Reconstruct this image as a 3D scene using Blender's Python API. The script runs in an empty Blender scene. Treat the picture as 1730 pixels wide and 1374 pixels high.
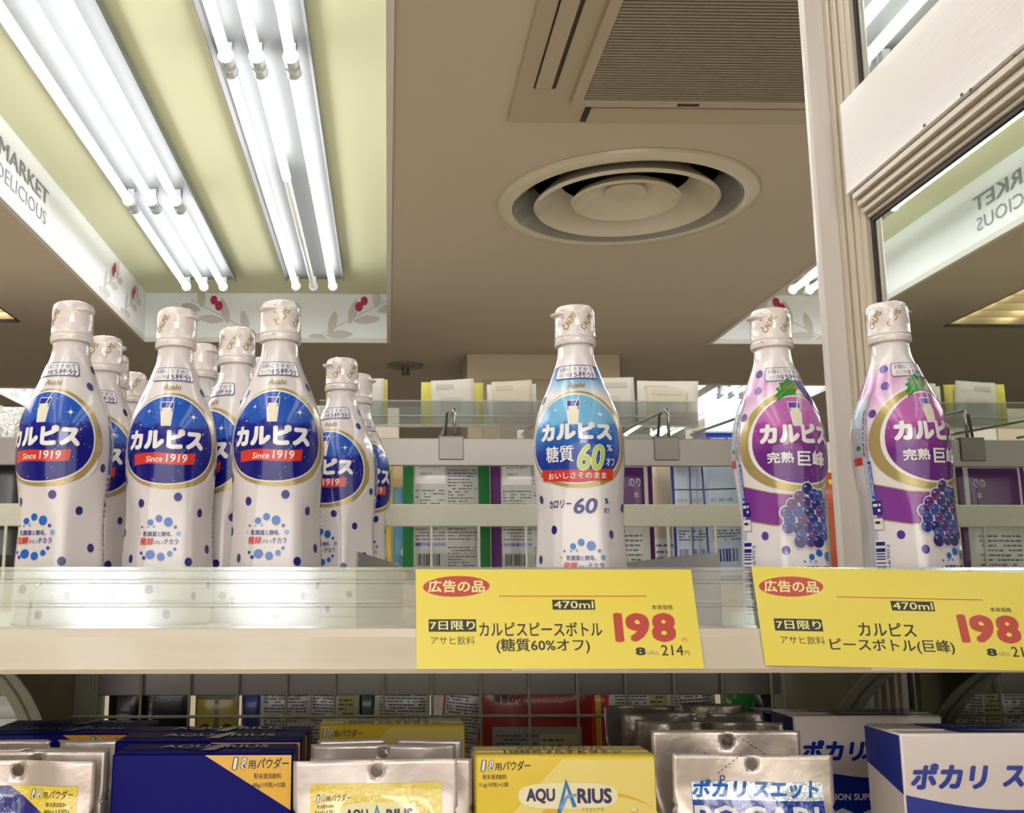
import bpy, bmesh, math, random
from mathutils import Vector, Matrix
random.seed(7)
SC = bpy.context.scene
COL = SC.collection
# ------------------------------------------------------------------ camera, world, exposure
F, CX, CY = 1740.0, 690.0, 687.0
PITCH, YAW = math.radians(9.88), math.radians(1.15)
cam = bpy.data.cameras.new('camera'); camo = bpy.data.objects.new('camera', cam); COL.objects.link(camo)
cam.sensor_width = 36; cam.lens = 36 * F / 1730
cam.shift_x = (865 - CX) / 1730; cam.shift_y = 0
cam.clip_start = .02; cam.clip_end = 60
camo.rotation_euler = (math.pi / 2 + PITCH, 0, -YAW)
SC.camera = camo
w = bpy.data.worlds.new('world'); SC.world = w; w.use_nodes = True
w.node_tree.nodes['Background'].inputs[0].default_value = (1, .96, .9, 1)
w.node_tree.nodes['Background'].inputs[1].default_value = .25
SC.view_settings.view_transform = 'Standard'; SC.view_settings.look = 'None'
SC.view_settings.gamma = 1; SC.view_settings.use_curve_mapping = False
SC.view_settings.exposure = 0.0
TUBE_POWER = 8.0
def area(name, loc, rot, sx, sy, power, c=(1, .955, .935)):
    l = bpy.data.lights.new(name, 'AREA'); l.shape = 'RECTANGLE'; l.size = sx; l.size_y = sy; l.energy = power; l.color = c
    o = bpy.data.objects.new(name, l); COL.objects.link(o); o.location = loc; o.rotation_euler = rot; return o
# added fill lights without fixtures: two behind the camera, one over the left
area('high_fill_light', (.9, -2.7, 1.2), (math.radians(62), 0, math.radians(12)), 2.4, .8, 70)
area('low_fill_light', (-.6, -3.0, .1), (math.radians(95), 0, 0), 3.4, 1.6, 42)
area('left_fill_light', (-2.4, 2.6, 1.30), (0, 0, 0), 1.2, 3.0, 50)
SC.cycles.max_bounces = 8; SC.cycles.transparent_max_bounces = 24
SC.cycles.diffuse_bounces = 4; SC.cycles.glossy_bounces = 5
SC.cycles.caustics_reflective = False; SC.cycles.caustics_refractive = False
SC.cycles.sample_clamp_indirect = 6
SC.cycles.use_denoising = True

# the shop is measured from the camera's place: X right, Y away, Z up from the lens
def ray(px, py):
    x = (px - CX) / F; y = -(py - CY) / F
    Y = math.cos(PITCH) - y * math.sin(PITCH); Z = math.sin(PITCH) + y * math.cos(PITCH)
    return Vector((x * math.cos(YAW) + Y * math.sin(YAW), -x * math.sin(YAW) + Y * math.cos(YAW), Z))
def aY(px, py, v): d = ray(px, py); return d * (v / d.y)
def aZ(px, py, v): d = ray(px, py); return d * (v / d.z)
def aX(px, py, v): d = ray(px, py); return d * (v / d.x)

# ------------------------------------------------------------------ materials
def lin(c):
    c = c / 255
    return c / 12.92 if c <= .04045 else ((c + .055) / 1.055) ** 2.4
def col(h):
    h = h.lstrip('#'); return (lin(int(h[0:2], 16)), lin(int(h[2:4], 16)), lin(int(h[4:6], 16)), 1)
MATS = {}
def M(name, hexc='#ffffff', rough=.5, metal=0, coat=0, emit=0, bump=0, bscale=60, var=0, vscale=8, spec=.5, trans=0, aniso=None, coatr=.08):
    if name in MATS: return MATS[name]
    m = bpy.data.materials.new(name); m.use_nodes = True; MATS[name] = m
    nt = m.node_tree; b = nt.nodes['Principled BSDF']; L = nt.links.new
    c = col(hexc)
    b.inputs['Base Color'].default_value = c; b.inputs['Roughness'].default_value = rough
    b.inputs['Metallic'].default_value = metal; b.inputs['Coat Weight'].default_value = coat
    b.inputs['Coat Roughness'].default_value = coatr; b.inputs['Specular IOR Level'].default_value = spec
    b.inputs['Transmission Weight'].default_value = trans
    if emit:
        b.inputs['Emission Color'].default_value = c; b.inputs['Emission Strength'].default_value = emit
    if bump or var:
        tc = nt.nodes.new('ShaderNodeTexCoord'); mp = nt.nodes.new('ShaderNodeMapping'); L(tc.outputs['Object'], mp.inputs[0])
        if aniso: mp.inputs['Scale'].default_value = aniso
        if bump:
            n = nt.nodes.new('ShaderNodeTexNoise'); n.inputs['Scale'].default_value = bscale; n.inputs['Detail'].default_value = 4
            L(mp.outputs[0], n.inputs[0]); bp = nt.nodes.new('ShaderNodeBump'); bp.inputs['Strength'].default_value = bump
            bp.inputs['Distance'].default_value = .01; L(n.outputs[0], bp.inputs['Height']); L(bp.outputs[0], b.inputs['Normal'])
        if var:
            n = nt.nodes.new('ShaderNodeTexNoise'); n.inputs['Scale'].default_value = vscale; n.inputs['Detail'].default_value = 6
            L(mp.outputs[0], n.inputs[0]); r = nt.nodes.new('ShaderNodeValToRGB')
            r.color_ramp.elements[0].position = .3; r.color_ramp.elements[1].position = .7
            r.color_ramp.elements[0].color = tuple(x * (1 - var) for x in c[:3]) + (1,); r.color_ramp.elements[1].color = c
            L(n.outputs[0], r.inputs[0]); L(r.outputs[0], b.inputs['Base Color'])
    return m
def MG(name, axis, stops, rough=.2, coat=.5, noise=0, nscale=20, diag=0):
    """colour print running in bands along one object axis"""
    if name in MATS: return MATS[name]
    m = bpy.data.materials.new(name); m.use_nodes = True; MATS[name] = m
    nt = m.node_tree; b = nt.nodes['Principled BSDF']; L = nt.links.new
    b.inputs['Roughness'].default_value = rough; b.inputs['Coat Weight'].default_value = coat; b.inputs['Coat Roughness'].default_value = .08
    tc = nt.nodes.new('ShaderNodeTexCoord'); sp = nt.nodes.new('ShaderNodeSeparateXYZ'); L(tc.outputs['Object'], sp.inputs[0])
    v = sp.outputs['XYZ'.index(axis)]
    if noise:
        n = nt.nodes.new('ShaderNodeTexNoise'); n.inputs['Scale'].default_value = nscale; L(tc.outputs['Object'], n.inputs[0])
        ma = nt.nodes.new('ShaderNodeMath'); ma.operation = 'MULTIPLY_ADD'; L(n.outputs[0], ma.inputs[0]); ma.inputs[1].default_value = noise; L(v, ma.inputs[2]); v = ma.outputs[0]
    if diag:
        ma = nt.nodes.new('ShaderNodeMath'); ma.operation = 'MULTIPLY_ADD'; L(sp.outputs[0], ma.inputs[0]); ma.inputs[1].default_value = diag; L(v, ma.inputs[2]); v = ma.outputs[0]
    lo, hi = stops[0][0], stops[-1][0]
    mr = nt.nodes.new('ShaderNodeMapRange'); mr.inputs[1].default_value = lo; mr.inputs[2].default_value = hi; L(v, mr.inputs[0])
    r = nt.nodes.new('ShaderNodeValToRGB'); L(mr.outputs[0], r.inputs[0])
    els = r.color_ramp.elements
    while len(els) < len(stops): els.new(.5)
    for e, (p, c) in zip(els, stops):
        e.position = (p - lo) / (hi - lo)
    for e, (p, c) in zip(els, stops): e.color = col(c)
    L(r.outputs[0], b.inputs['Base Color'])
    return m
def clear_mat(name, tint='#f2f5f4', haze=.06, gloss=.12, rough=.06, edge=False):
    if name in MATS: return MATS[name]
    m = bpy.data.materials.new(name); m.use_nodes = True; MATS[name] = m
    nt = m.node_tree; L = nt.links.new; nt.nodes.clear()
    o = nt.nodes.new('ShaderNodeOutputMaterial'); t = nt.nodes.new('ShaderNodeBsdfTransparent'); t.inputs[0].default_value = col(tint)
    g = nt.nodes.new('ShaderNodeBsdfGlossy'); g.inputs['Roughness'].default_value = rough; g.inputs[0].default_value = (1, 1, 1, 1)
    d = nt.nodes.new('ShaderNodeBsdfDiffuse'); d.inputs[0].default_value = col('#eceae6')
    a = nt.nodes.new('ShaderNodeMixShader'); a.inputs[0].default_value = haze; L(t.outputs[0], a.inputs[1]); L(d.outputs[0], a.inputs[2])
    fr = nt.nodes.new('ShaderNodeFresnel'); fr.inputs[0].default_value = 1.45
    mx = nt.nodes.new('ShaderNodeMath'); mx.operation = 'ADD'; L(fr.outputs[0], mx.inputs[0]); mx.inputs[1].default_value = gloss
    c = nt.nodes.new('ShaderNodeMixShader'); L(mx.outputs[0], c.inputs[0]); L(a.outputs[0], c.inputs[1]); L(g.outputs[0], c.inputs[2])
    L(c.outputs[0], o.inputs[0]); return m

# ------------------------------------------------------------------ mesh helpers
def tag(o, label=None, cat=None, group=None, kind=None):
    if label: o['label'] = label
    if cat: o['category'] = cat
    if group: o['group'] = group
    if kind: o['kind'] = kind
    return o
def empty(name, loc, label=None, cat=None, group=None, kind=None, rz=0):
    o = bpy.data.objects.new(name, None); COL.objects.link(o); o.location = loc; o.rotation_euler.z = rz
    o.empty_display_size = .02
    return tag(o, label, cat, group, kind)
class MB:
    def __init__(s): s.v = []; s.f = []; s.m = []; s.mats = []
    def mi(s, m):
        if m not in s.mats: s.mats.append(m)
        return s.mats.index(m)
    def add(s, vs, fs, m):
        k = len(s.v); i = s.mi(m); s.v += [tuple(a) for a in vs]
        for f in fs: s.f.append(tuple(a + k for a in f)); s.m.append(i)
        return s
    def box(s, x0, x1, y0, y1, z0, z1, m, bev=0):
        if bev:
            b = bev; vs = []; 
            for (z, d) in ((z0, b), (z0 + b, 0), (z1 - b, 0), (z1, b)):
                vs += [(x0 + d + b * (d == 0) , y0 + d, z), (x1 - d - b * (d == 0), y0 + d, z), (x1 - d, y0 + d + b * (d == 0), z), (x1 - d, y1 - d - b * (d == 0), z),
                       (x1 - d - b * (d == 0), y1 - d, z), (x0 + d + b * (d == 0), y1 - d, z), (x0 + d, y1 - d - b * (d == 0), z), (x0 + d, y0 + d + b * (d == 0), z)]
            fs = [tuple(range(7, -1, -1)), tuple(range(24, 32))]
            for r in range(3):
                for k in range(8): fs.append((r * 8 + k, r * 8 + (k + 1) % 8, r * 8 + 8 + (k + 1) % 8, r * 8 + 8 + k))
            return s.add(vs, fs, m)
        vs = [(x, y, z) for z in (z0, z1) for (x, y) in ((x0, y0), (x1, y0), (x1, y1), (x0, y1))]
        return s.add(vs, [(3, 2, 1, 0), (4, 5, 6, 7), (0, 1, 5, 4), (1, 2, 6, 5), (2, 3, 7, 6), (3, 0, 4, 7)], m)
    def tube(s, pts, r, m, n=8, cap=True):
        pts = [Vector(p) for p in pts]; rings = []
        for i, p in enumerate(pts):
            d = (pts[min(i + 1, len(pts) - 1)] - pts[max(i - 1, 0)]).normalized()
            a = Vector((0, 0, 1)) if abs(d.z) < .9 else Vector((1, 0, 0))
            u = d.cross(a).normalized(); v = u.cross(d).normalized()
            rings.append([p + (u * math.cos(2 * math.pi * k / n) + v * math.sin(2 * math.pi * k / n)) * r for k in range(n)])
        vs = [q for R in rings for q in R]; fs = []
        for i in range(len(rings) - 1):
            for k in range(n): fs.append((i * n + k, i * n + (k + 1) % n, (i + 1) * n + (k + 1) % n, (i + 1) * n + k))
        if cap: fs += [tuple(range(n - 1, -1, -1)), tuple(range((len(rings) - 1) * n, len(rings) * n))]
        return s.add(vs, fs, m)
    def lathe(s, prof, m, n=48, ctr=(0, 0, 0), shape=None, cap=True):
        vs = []; fs = []
        for (r, z) in prof:
            for k in range(n):
                t = 2 * math.pi * k / n; rr = shape(t, r, z) if shape else r
                vs.append((ctr[0] + rr * math.sin(t), ctr[1] - rr * math.cos(t), ctr[2] + z))
        for i in range(len(prof) - 1):
            for k in range(n): fs.append((i * n + k, i * n + (k + 1) % n, (i + 1) * n + (k + 1) % n, (i + 1) * n + k))
        if cap: fs += [tuple(range(n - 1, -1, -1)), tuple(range((len(prof) - 1) * n, len(prof) * n))]
        return s.add(vs, fs, m)
    def prism(s, poly, axis, a, b, m):
        """outline (u, v) pushed along an axis from a to b"""
        def P(u, v, t): return {'x': (t, u, v), 'y': (u, t, v), 'z': (u, v, t)}[axis]
        n = len(poly); vs = [P(u, v, a) for u, v in poly] + [P(u, v, b) for u, v in poly]
        return s.add(vs, [tuple(range(n)), tuple(range(2 * n - 1, n - 1, -1))] + [(k, k + n, (k + 1) % n + n, (k + 1) % n) for k in range(n)], m)
    def build(s, name, parent=None, loc=(0, 0, 0), smooth=False, rot=None, fix=True, angle=None):
        me = bpy.data.meshes.new(name); me.from_pydata(s.v, [], s.f)
        for m in s.mats: me.materials.append(m)
        me.polygons.foreach_set('material_index', s.m)
        if fix:
            bm = bmesh.new(); bm.from_mesh(me); bmesh.ops.recalc_face_normals(bm, faces=bm.faces); bm.to_mesh(me); bm.free()
        if smooth or angle:
            me.polygons.foreach_set('use_smooth', [True] * len(me.polygons))
            if angle: me.set_sharp_from_angle(angle=math.radians(angle))
        me.update()
        o = bpy.data.objects.new(name, me); COL.objects.link(o); o.location = loc
        if rot: o.rotation_euler = rot
        if parent: o.parent = parent
        return o
def copy_tree(o, parent=None):
    c = o.copy(); COL.objects.link(c); c.parent = parent
    for ch in KIDS.get(o.name, []): copy_tree(ch, c)
    return c
KIDS = {}
def index_kids(o):
    KIDS[o.name] = list(o.children)
    for ch in o.children: index_kids(ch)

# ------------------------------------------------------------------ flat print: lettering and shapes laid on real surfaces
_tc = {}
def glyphs(s, bold=0, sp=1.0):
    k = (s, bold, sp)
    if k not in _tc:
        cu = bpy.data.curves.new('t', 'FONT'); cu.body = s; cu.resolution_u = 2 if len(s) > 4 else 3; cu.space_character = sp
        o = bpy.data.objects.new('t', cu); COL.objects.link(o)
        me = bpy.data.meshes.new_from_object(o.evaluated_get(bpy.context.evaluated_depsgraph_get()))
        v = [(p.co.x, p.co.y) for p in me.vertices]; f = [tuple(p.vertices) for p in me.polygons]
        x0 = min(a[0] for a in v); x1 = max(a[0] for a in v); y0 = min(a[1] for a in v); y1 = max(a[1] for a in v)
        v = [((a - x0) / (x1 - x0) - .5, (b - y0) / (y1 - y0) - .5) for a, b in v]
        if bold:   # heavier strokes: the same outline laid down a few times, shifted by half the extra width
            bx, by = bold * .8 / (x1 - x0), bold * .8 / (y1 - y0); n0 = len(v); v0, f0 = v, f; v, f = [], []
            for i, (a, c) in enumerate(((-1, -.6), (-1, .6), (1, -.6), (1, .6), (0, -1), (0, 1))[:4 if bold < .03 else 6]):
                v.append([((p + a * bx) / (1 + 2 * bx), (q + c * by) / (1 + 2 * by)) for p, q in v0]); f.append(f0)
        else: v, f = [v], [f]
        _tc[k] = (v, f, (x1 - x0) / (y1 - y0))
        bpy.data.objects.remove(o); bpy.data.curves.remove(cu); bpy.data.meshes.remove(me)
    return _tc[k]
class Art:
    def __init__(s): s.p = []; s.secs = []
    def sec(s, name): s.secs.append((name, len(s.p)))
    def add(s, v, f, m, L): s.p.append((v, f, m, L)); return s
    def text(s, t, x, y, w, h, m, L=3, bold=.0, shear=0, vert=False, flip=False, sp=1.0):
        vs, fs, asp = glyphs(t, bold, sp)
        if w is None: w = h * asp
        for i, (v, f) in enumerate(zip(vs, fs)):
            out = []
            for a, b in v:
                X, Y = a * w + b * h * shear, b * h
                if vert: X, Y = -Y, X
                out.append((x + X, y + Y))
            s.add(out, f, m, L + .14 * i)
        return s
    def poly(s, pts, m, L=1): return s.add(list(pts), [tuple(range(len(pts)))], m, L)
    def rect(s, x0, x1, y0, y1, m, L=1): return s.poly([(x0, y0), (x1, y0), (x1, y1), (x0, y1)], m, L)
    def rrect(s, x, y, w, h, r, m, L=1):
        p = []
        for cx, cy, a0 in ((w / 2 - r, h / 2 - r, 0), (-w / 2 + r, h / 2 - r, 90), (-w / 2 + r, -h / 2 + r, 180), (w / 2 - r, -h / 2 + r, 270)):
            for k in range(5):
                a = math.radians(a0 + k * 22.5); p.append((x + cx + r * math.cos(a), y + cy + r * math.sin(a)))
        return s.poly(p, m, L)
    def ell(s, x, y, rx, ry, m, L=1, n=20, p=2, rot=0, egg=0):
        q = []
        for k in range(n):
            a = 2 * math.pi * k / n; c, d = math.cos(a), math.sin(a)
            u = abs(c) ** (2 / p) * math.copysign(1, c) * rx * (1 - egg * d); v = abs(d) ** (2 / p) * math.copysign(1, d) * ry
            q.append((x + u * math.cos(rot) - v * math.sin(rot), y + u * math.sin(rot) + v * math.cos(rot)))
        return s.poly(q, m, L)
    def ring(s, x, y, r, t, m, L=1, n=20, ry=None):
        ry = ry or r; v = []
        for k in range(n):
            a = 2 * math.pi * k / n; v += [(x + r * math.cos(a), y + ry * math.sin(a)), (x + (r - t) * math.cos(a), y + (ry - t) * math.sin(a))]
        return s.add(v, [(2 * k, (2 * k + 2) % (2 * n), (2 * k + 3) % (2 * n), 2 * k + 1) for k in range(n)], m, L)
    def line(s, pts, t, m, L=1):
        for (a, b) in zip(pts[:-1], pts[1:]):
            dx, dy = b[0] - a[0], b[1] - a[1]; l = math.hypot(dx, dy) or 1; nx, ny = -dy / l * t / 2, dx / l * t / 2
            s.poly([(a[0] + nx, a[1] + ny), (a[0] - nx, a[1] - ny), (b[0] - nx, b[1] - ny), (b[0] + nx, b[1] + ny)], m, L)
        return s
    def star(s, x, y, r, m, L=2):
        p = []
        for k in range(16):
            a = math.pi * k / 8; q = r * (1 if k % 4 == 0 else .35 if k % 4 == 2 else .12); p.append((x + q * math.cos(a), y + q * math.sin(a)))
        return s.poly(p, m, L)
    def smalltext(s, x0, x1, y0, y1, n, m, L=2, seed=1, ink=.55):
        """lines of print too small to read, as broken dashes"""
        rd = random.Random(seed); h = (y1 - y0) / n
        for i in range(n):
            y = y1 - (i + .5) * h; x = x0; end = x1 - (0 if rd.random() < .7 else (x1 - x0) * rd.random() * .5)
            while x < end:
                l = h * (.4 + rd.random() * .9)
                if rd.random() < .85: s.rect(x, min(x + l, end), y - h * ink / 2 * (.6 + .4 * rd.random()), y + h * ink / 2, m, L)
                x += l + h * .22
        return s
    def bars(s, x0, x1, y0, y1, m, L=2, n=30, seed=2, horiz=False):
        rd = random.Random(seed); W = (y1 - y0) if horiz else (x1 - x0); t = 0; u = W / (n * 2.2)
        while t < W:
            l = u * rd.choice((1, 1, 2, 3))
            if horiz: s.rect(x0, x1, y0 + t, min(y0 + t + l, y1), m, L)
            else: s.rect(x0 + t, min(x0 + t + l, x1), y0, y1, m, L)
            t += l + u * rd.choice((1, 1, 2))
        return s
    def build(s, name, fn, parent=None, step=None, smooth=False, loc=(0, 0, 0)):
        """fn(x, y, layer) -> point; step: cut the print this fine so that it follows a curved face"""
        mats = []; bm = bmesh.new()
        for v, f, m, L in s.p:
            if m not in mats: mats.append(m)
            mi = mats.index(m); b2 = bmesh.new(); vs = [b2.verts.new((a, c, 0)) for a, c in v]
            for q in f:
                try: b2.faces.new([vs[i] for i in q])
                except ValueError: pass
            if step:
                sx, sy = step if isinstance(step, tuple) else (step, step)
                for ax, st in ((0, sx), (1, sy)):
                    lo = min(q.co[ax] for q in b2.verts); hi = max(q.co[ax] for q in b2.verts)
                    k = math.floor(lo / st) + 1
                    no = (1, 0, 0) if ax == 0 else (0, 1, 0)
                    big = [fc for fc in b2.faces]
                    if hi - lo > st * .8:
                        while k * st < hi:
                            bmesh.ops.bisect_plane(b2, geom=b2.verts[:] + b2.edges[:] + b2.faces[:], plane_co=(k * st, 0, 0) if ax == 0 else (0, k * st, 0), plane_no=no); k += 1
            bmesh.ops.triangulate(b2, faces=[q for q in b2.faces if len(q.verts) > 4])
            mp = {}
            for q in b2.verts: mp[q] = bm.verts.new(fn(q.co.x, q.co.y, L))
            for q in b2.faces:
                try:
                    nf = bm.faces.new([mp[k] for k in q.verts]); nf.material_index = mi; nf.smooth = smooth
                except ValueError: pass
            b2.free()
        me = bpy.data.meshes.new(name); bm.to_mesh(me); bm.free()
        for m in mats: me.materials.append(m)
        o = bpy.data.objects.new(name, me); COL.objects.link(o); o.location = loc
        if parent: o.parent = parent
        return o
EPS = .00018
def front(y=0, x0=0, z0=0):
    return lambda x, z, L: (x0 + x, y - L * EPS, z0 + z)
INK = M('ink_black', '#2a2420', .5); NAVY = M('print_navy', '#10117c', .3, coat=.5); WHITE = M('print_white', '#f4f1ee', .3, coat=.5)
RED = M('print_red', '#d8321f', .3, coat=.5); GOLD = M('print_gold', '#b8a468', .28, metal=.35, coat=.5)
# ------------------------------------------------------------------ the room
H, ZT, ZF = 1.345, 1.62, -1.35
CEIL = M('ceiling_paint', '#c4b6a2', .75, bump=.03, bscale=30)
LIME = M('lime_paint', '#e2e1b8', .6)
CREAM = M('cream_wall', '#cfc6b2', .7)
PANEL = M('printed_panel', '#f2f3f4', .35)
TRIMW = M('trim_white', '#dcd6cc', .4)
DARKGAP = M('duct_black', '#17171b', .6)
holes = {'a': (-1.357, -.004, -2.6, 5.61), 'b': (1.81, 3.16, -2.6, 5.59), 'c': (2.1, 3.04, 6.8, 11.0), 'd': (-2.75, -1.91, 4.0, 5.21), 'e': (-2.75, -1.91, 7.0, 11.0), 'r': (.34, 1.34, 2.96, 3.96)}
xs = sorted({-4.5, 5.0} | {h[i] for h in holes.values() for i in (0, 1)}); ys = sorted({-3.3, 12.0} | {h[i] for h in holes.values() for i in (2, 3)})
b = MB()
for x0, x1 in zip(xs, xs[1:]):
    for y0, y1 in zip(ys, ys[1:]):
        mx, my = (x0 + x1) / 2, (y0 + y1) / 2
        if any(h[0] < mx < h[1] and h[2] < my < h[3] for h in holes.values()): continue
        b.add([(x0, y0, H), (x0, y1, H), (x1, y1, H), (x1, y0, H)], [(0, 1, 2, 3)], CEIL)
DC, DR = (.84, 3.46), .43
n = 48; out = []; inn = []
for k in range(n):
    a = 2 * math.pi * k / n + math.pi / 4; c, s_ = math.cos(a), math.sin(a); q = .5 / max(abs(c), abs(s_))
    out.append((DC[0] + c * q, DC[1] + s_ * q, H)); inn.append((DC[0] + c * DR, DC[1] + s_ * DR, H))
b.add(out + inn, [(k, (k + 1) % n, n + (k + 1) % n, n + k) for k in range(n)], CEIL)
tag(b.build('ceiling', fix=False), kind='structure')
tag(MB().box(-4.5, 5, -3.3, 12, ZF - .05, ZF, M('floor_tile', '#d8d2c6', .35)).build('floor'), kind='structure')
WALL = M('wall_paint', '#d9cfbf', .8)
tag(MB().box(-4.55, -4.5, -3.3, 12, ZF, ZT + .1, WALL).build('wall_left'), kind='structure')
tag(MB().box(5, 5.05, -3.3, 12, ZF, ZT + .1, WALL).build('wall_far_right'), kind='structure')
tag(MB().box(-4.5, 5, 12, 12.05, ZF, ZT + .1, WALL).build('wall_back'), kind='structure')
tag(MB().box(-4.5, 5, -3.35, -3.3, ZF, ZT + .1, WALL).build('wall_front'), kind='structure')

# ceiling recesses: lime top, printed white side panels, a metal trim round the mouth
GREYP = M('print_grey', '#8f9397', .5); TAUPE = M('print_taupe', '#cfc9c0', .5); BERRY = M('print_berry', '#b5274f', .5)
def twig(A, x, y, s, flip=1, lay=1):
    A.line([(x, y), (x + .42 * s * flip, y + .23 * s)], .006, TAUPE, lay)
    for (u, v, l, r) in ((.10, .09, .075, 1.35), (.14, .02, .08, .05), (.22, .16, .08, 1.3), (.30, .11, .08, .1), (.36, .24, .06, 1.5), (.42, .18, .06, .3), (.02, .0, .06, -.2)):
        A.ell(x + u * s * flip, y + v * s, l * s, .026 * s, TAUPE, lay + u + v + .05, 14, 1.5, r * flip)
    A.ell(x + .285 * s * flip, y + .225 * s, .02, .026, BERRY, lay + 2); A.ell(x + .255 * s * flip, y + .19 * s, .022, .028, BERRY, lay + 1.5)
def coffer(n, key, textwall=False):
    x0, x1, y0, y1 = holes[key]; t = .02
    r = empty('trim_%d' % n, ((x0 + x1) / 2, y1, H), kind='structure')
    def put(mb, name): o = mb.build(name); o.parent = r; o.matrix_parent_inverse = Matrix.Translation(-r.location); return o
    put(MB().box(x0, x1, y0, y1, ZT, ZT + .02, LIME), 'recess_top')
    for (a, c, d, e) in ((x0 - t, x0, y0, y1), (x1, x1 + t, y0, y1), (x0 - t, x1 + t, y1, y1 + t), (x0 - t, x1 + t, y0 - t, y0)):
        put(MB().box(a, c, d, e, H + .001, ZT, PANEL), 'side_panel')
    w_ = .016
    for (a, c, d, e) in ((x0 - w_, x0 + .004, y0, y1), (x1 - .004, x1 + w_, y0, y1), (x0 - w_, x1 + w_, y1 - .004, y1 + w_), (x0 - w_, x1 + w_, y0 - w_, y0 + .004)):
        put(MB().box(a, c, d, e, H - .008, H + .018, TRIMW), 'edge_trim')
    A = Art()
    h = ZT - H
    for i in range(2):
        fx = -1 if i % 2 == 0 else 1
        twig(A, x0 + (.65, .95, 1.35)[i % 3], .02, .95, fx)
    o = A.build('printed_twigs', lambda x, z, L: (x, y1 - L * .001, H + z)); o.parent = r; o.matrix_parent_inverse = Matrix.Translation(-r.location)
    A = Art(); y = y1 - .5
    for i in range(2): twig(A, y - i * .4, .03, .8, 1)
    k = y - 1.15
    while k > y0 + .4:
        for i in range(2): twig(A, k - 1.5 - i * .4, .03, .8, 1)
        k -= 3.0
    if textwall:
        # long wall lettering, read towards the far end
        e = aX(80, 330, x0).y; s0 = aX(0, 245, x0).y
        for off in (0, -3.0):
            A.text('MARKET', (e + s0) / 2 + off, .172, e - s0 + .02, .062, GREYP, 2, .015)
            A.text('FRESH & DELICIOUS', e - .475 + off, .085, .95, .055, GREYP, 2, .0)
    o = A.build('printed_wall', lambda x, z, L: (x0 + L * .001, x, H + z)); o.parent = r; o.matrix_parent_inverse = Matrix.Translation(-r.location)
coffer(1, 'a', True); coffer(2, 'b', True); coffer(3, 'c'); coffer(4, 'e')

TUBE = M('tube_glow', '#fbfdff', .4, emit=TUBE_POWER); TUBEDIM = M('tube_spent', '#cfcfc4', .3, emit=.25)
REFL = M('reflector_white', '#6e6f6e', .4); SOCK = M('socket_clear', '#c9cccb', .15, coat=.6)
WARM = M('tube_warm', '#fff2da', .4, emit=7)
def fixture(xsx, segs, label, z=1.53, tubes=True, spent=None):
    yc = segs[0][1]
    r = empty('strip_light', (sum(xsx) / 3, yc, z), label, 'light', 'fluorescent strip lights in the ceiling recesses')
    L = r.location
    y0, y1 = segs[-1][0], segs[0][1]; cx = L.x
    b = MB(); b.prism([(-.15, .046), (-.14, .060), (.14, .060), (.15, .046), (.152, .046), (.152, .075), (-.152, .075), (-.152, .046)], 'y', y0 - yc, .04, REFL); b.build('reflector', r)
    b = MB(); b.box(-.03, .03, y0 - yc, 0, .0755, ZT - z, REFL); b.build('ceiling_mount', r)
    for (a, c) in segs:
        for i, x in enumerate(xsx):
            dx = x - L.x
            if spent and spent[0] == i and (a, c) == spent[1]:
                MB().tube([(dx, a - yc + .02, 0), (dx, spent[2] - yc, 0)], .0165, TUBE, 12).build('tube', r, smooth=True)
                MB().tube([(dx, spent[2] - yc, 0), (dx, c - yc - .02, 0)], .0135, TUBEDIM, 12).build('dim_tube', r, smooth=True)
            else:
                MB().tube([(dx, a - yc + .02, 0), (dx, c - yc - .02, 0)], .0165, TUBE, 12).build('tube', r, smooth=True)
            for e, sg in ((a, 1), (c, -1)):
                b = MB(); b.tube([(dx, e - yc - sg * .004, 0), (dx, e - yc + sg * .03, 0)], .0225, SOCK, 12)
                b.tube([(dx, e - yc + sg * .03, 0), (dx, e - yc + sg * .036, 0)], .0245, SOCK, 12)
                b.box(dx - .012, dx + .012, e - yc - .006, e - yc + .006, .0, .0598, SOCK); b.build('tube_socket', r, smooth=False)
fixture((-1.048, -.958, -.858), ((4.03, 5.21), (1.27, 4.0), (-1.1, 1.24), (-2.5, -1.13)), 'three bright tubes on the left strip light above the row of bottles')
fixture((-.479, -.389, -.289), ((2.87, 5.19), (.5, 2.84), (-1.9, .47)), 'strip light right of the other, one tube half dark at its far end', spent=(1, (2.87, 5.19), 3.72))
fixture((2.12, 2.21, 2.30), ((4.03, 5.21), (1.27, 4.0), (-1.5, 1.24)), 'strip light ending beside the white post over the grape bottles')
fixture((2.66, 2.75, 2.84), ((4.03, 5.21), (1.27, 4.0), (-1.5, 1.24)), 'strip light hidden beyond the post in the right ceiling recess')
fixture((2.25, 2.34, 2.43), ((8.2, 10.4), (7.1, 8.1)), 'far strip light low behind the grape bottle, left one')
fixture((2.70, 2.79, 2.88), ((8.2, 10.4), (7.1, 8.1)), 'far strip light low behind the grape bottle, right one')
fixture((-2.5, -2.41, -2.32), ((8.2, 10.4), (7.1, 8.1)), 'far strip light behind the leftmost blue spotted bottle')
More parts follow.
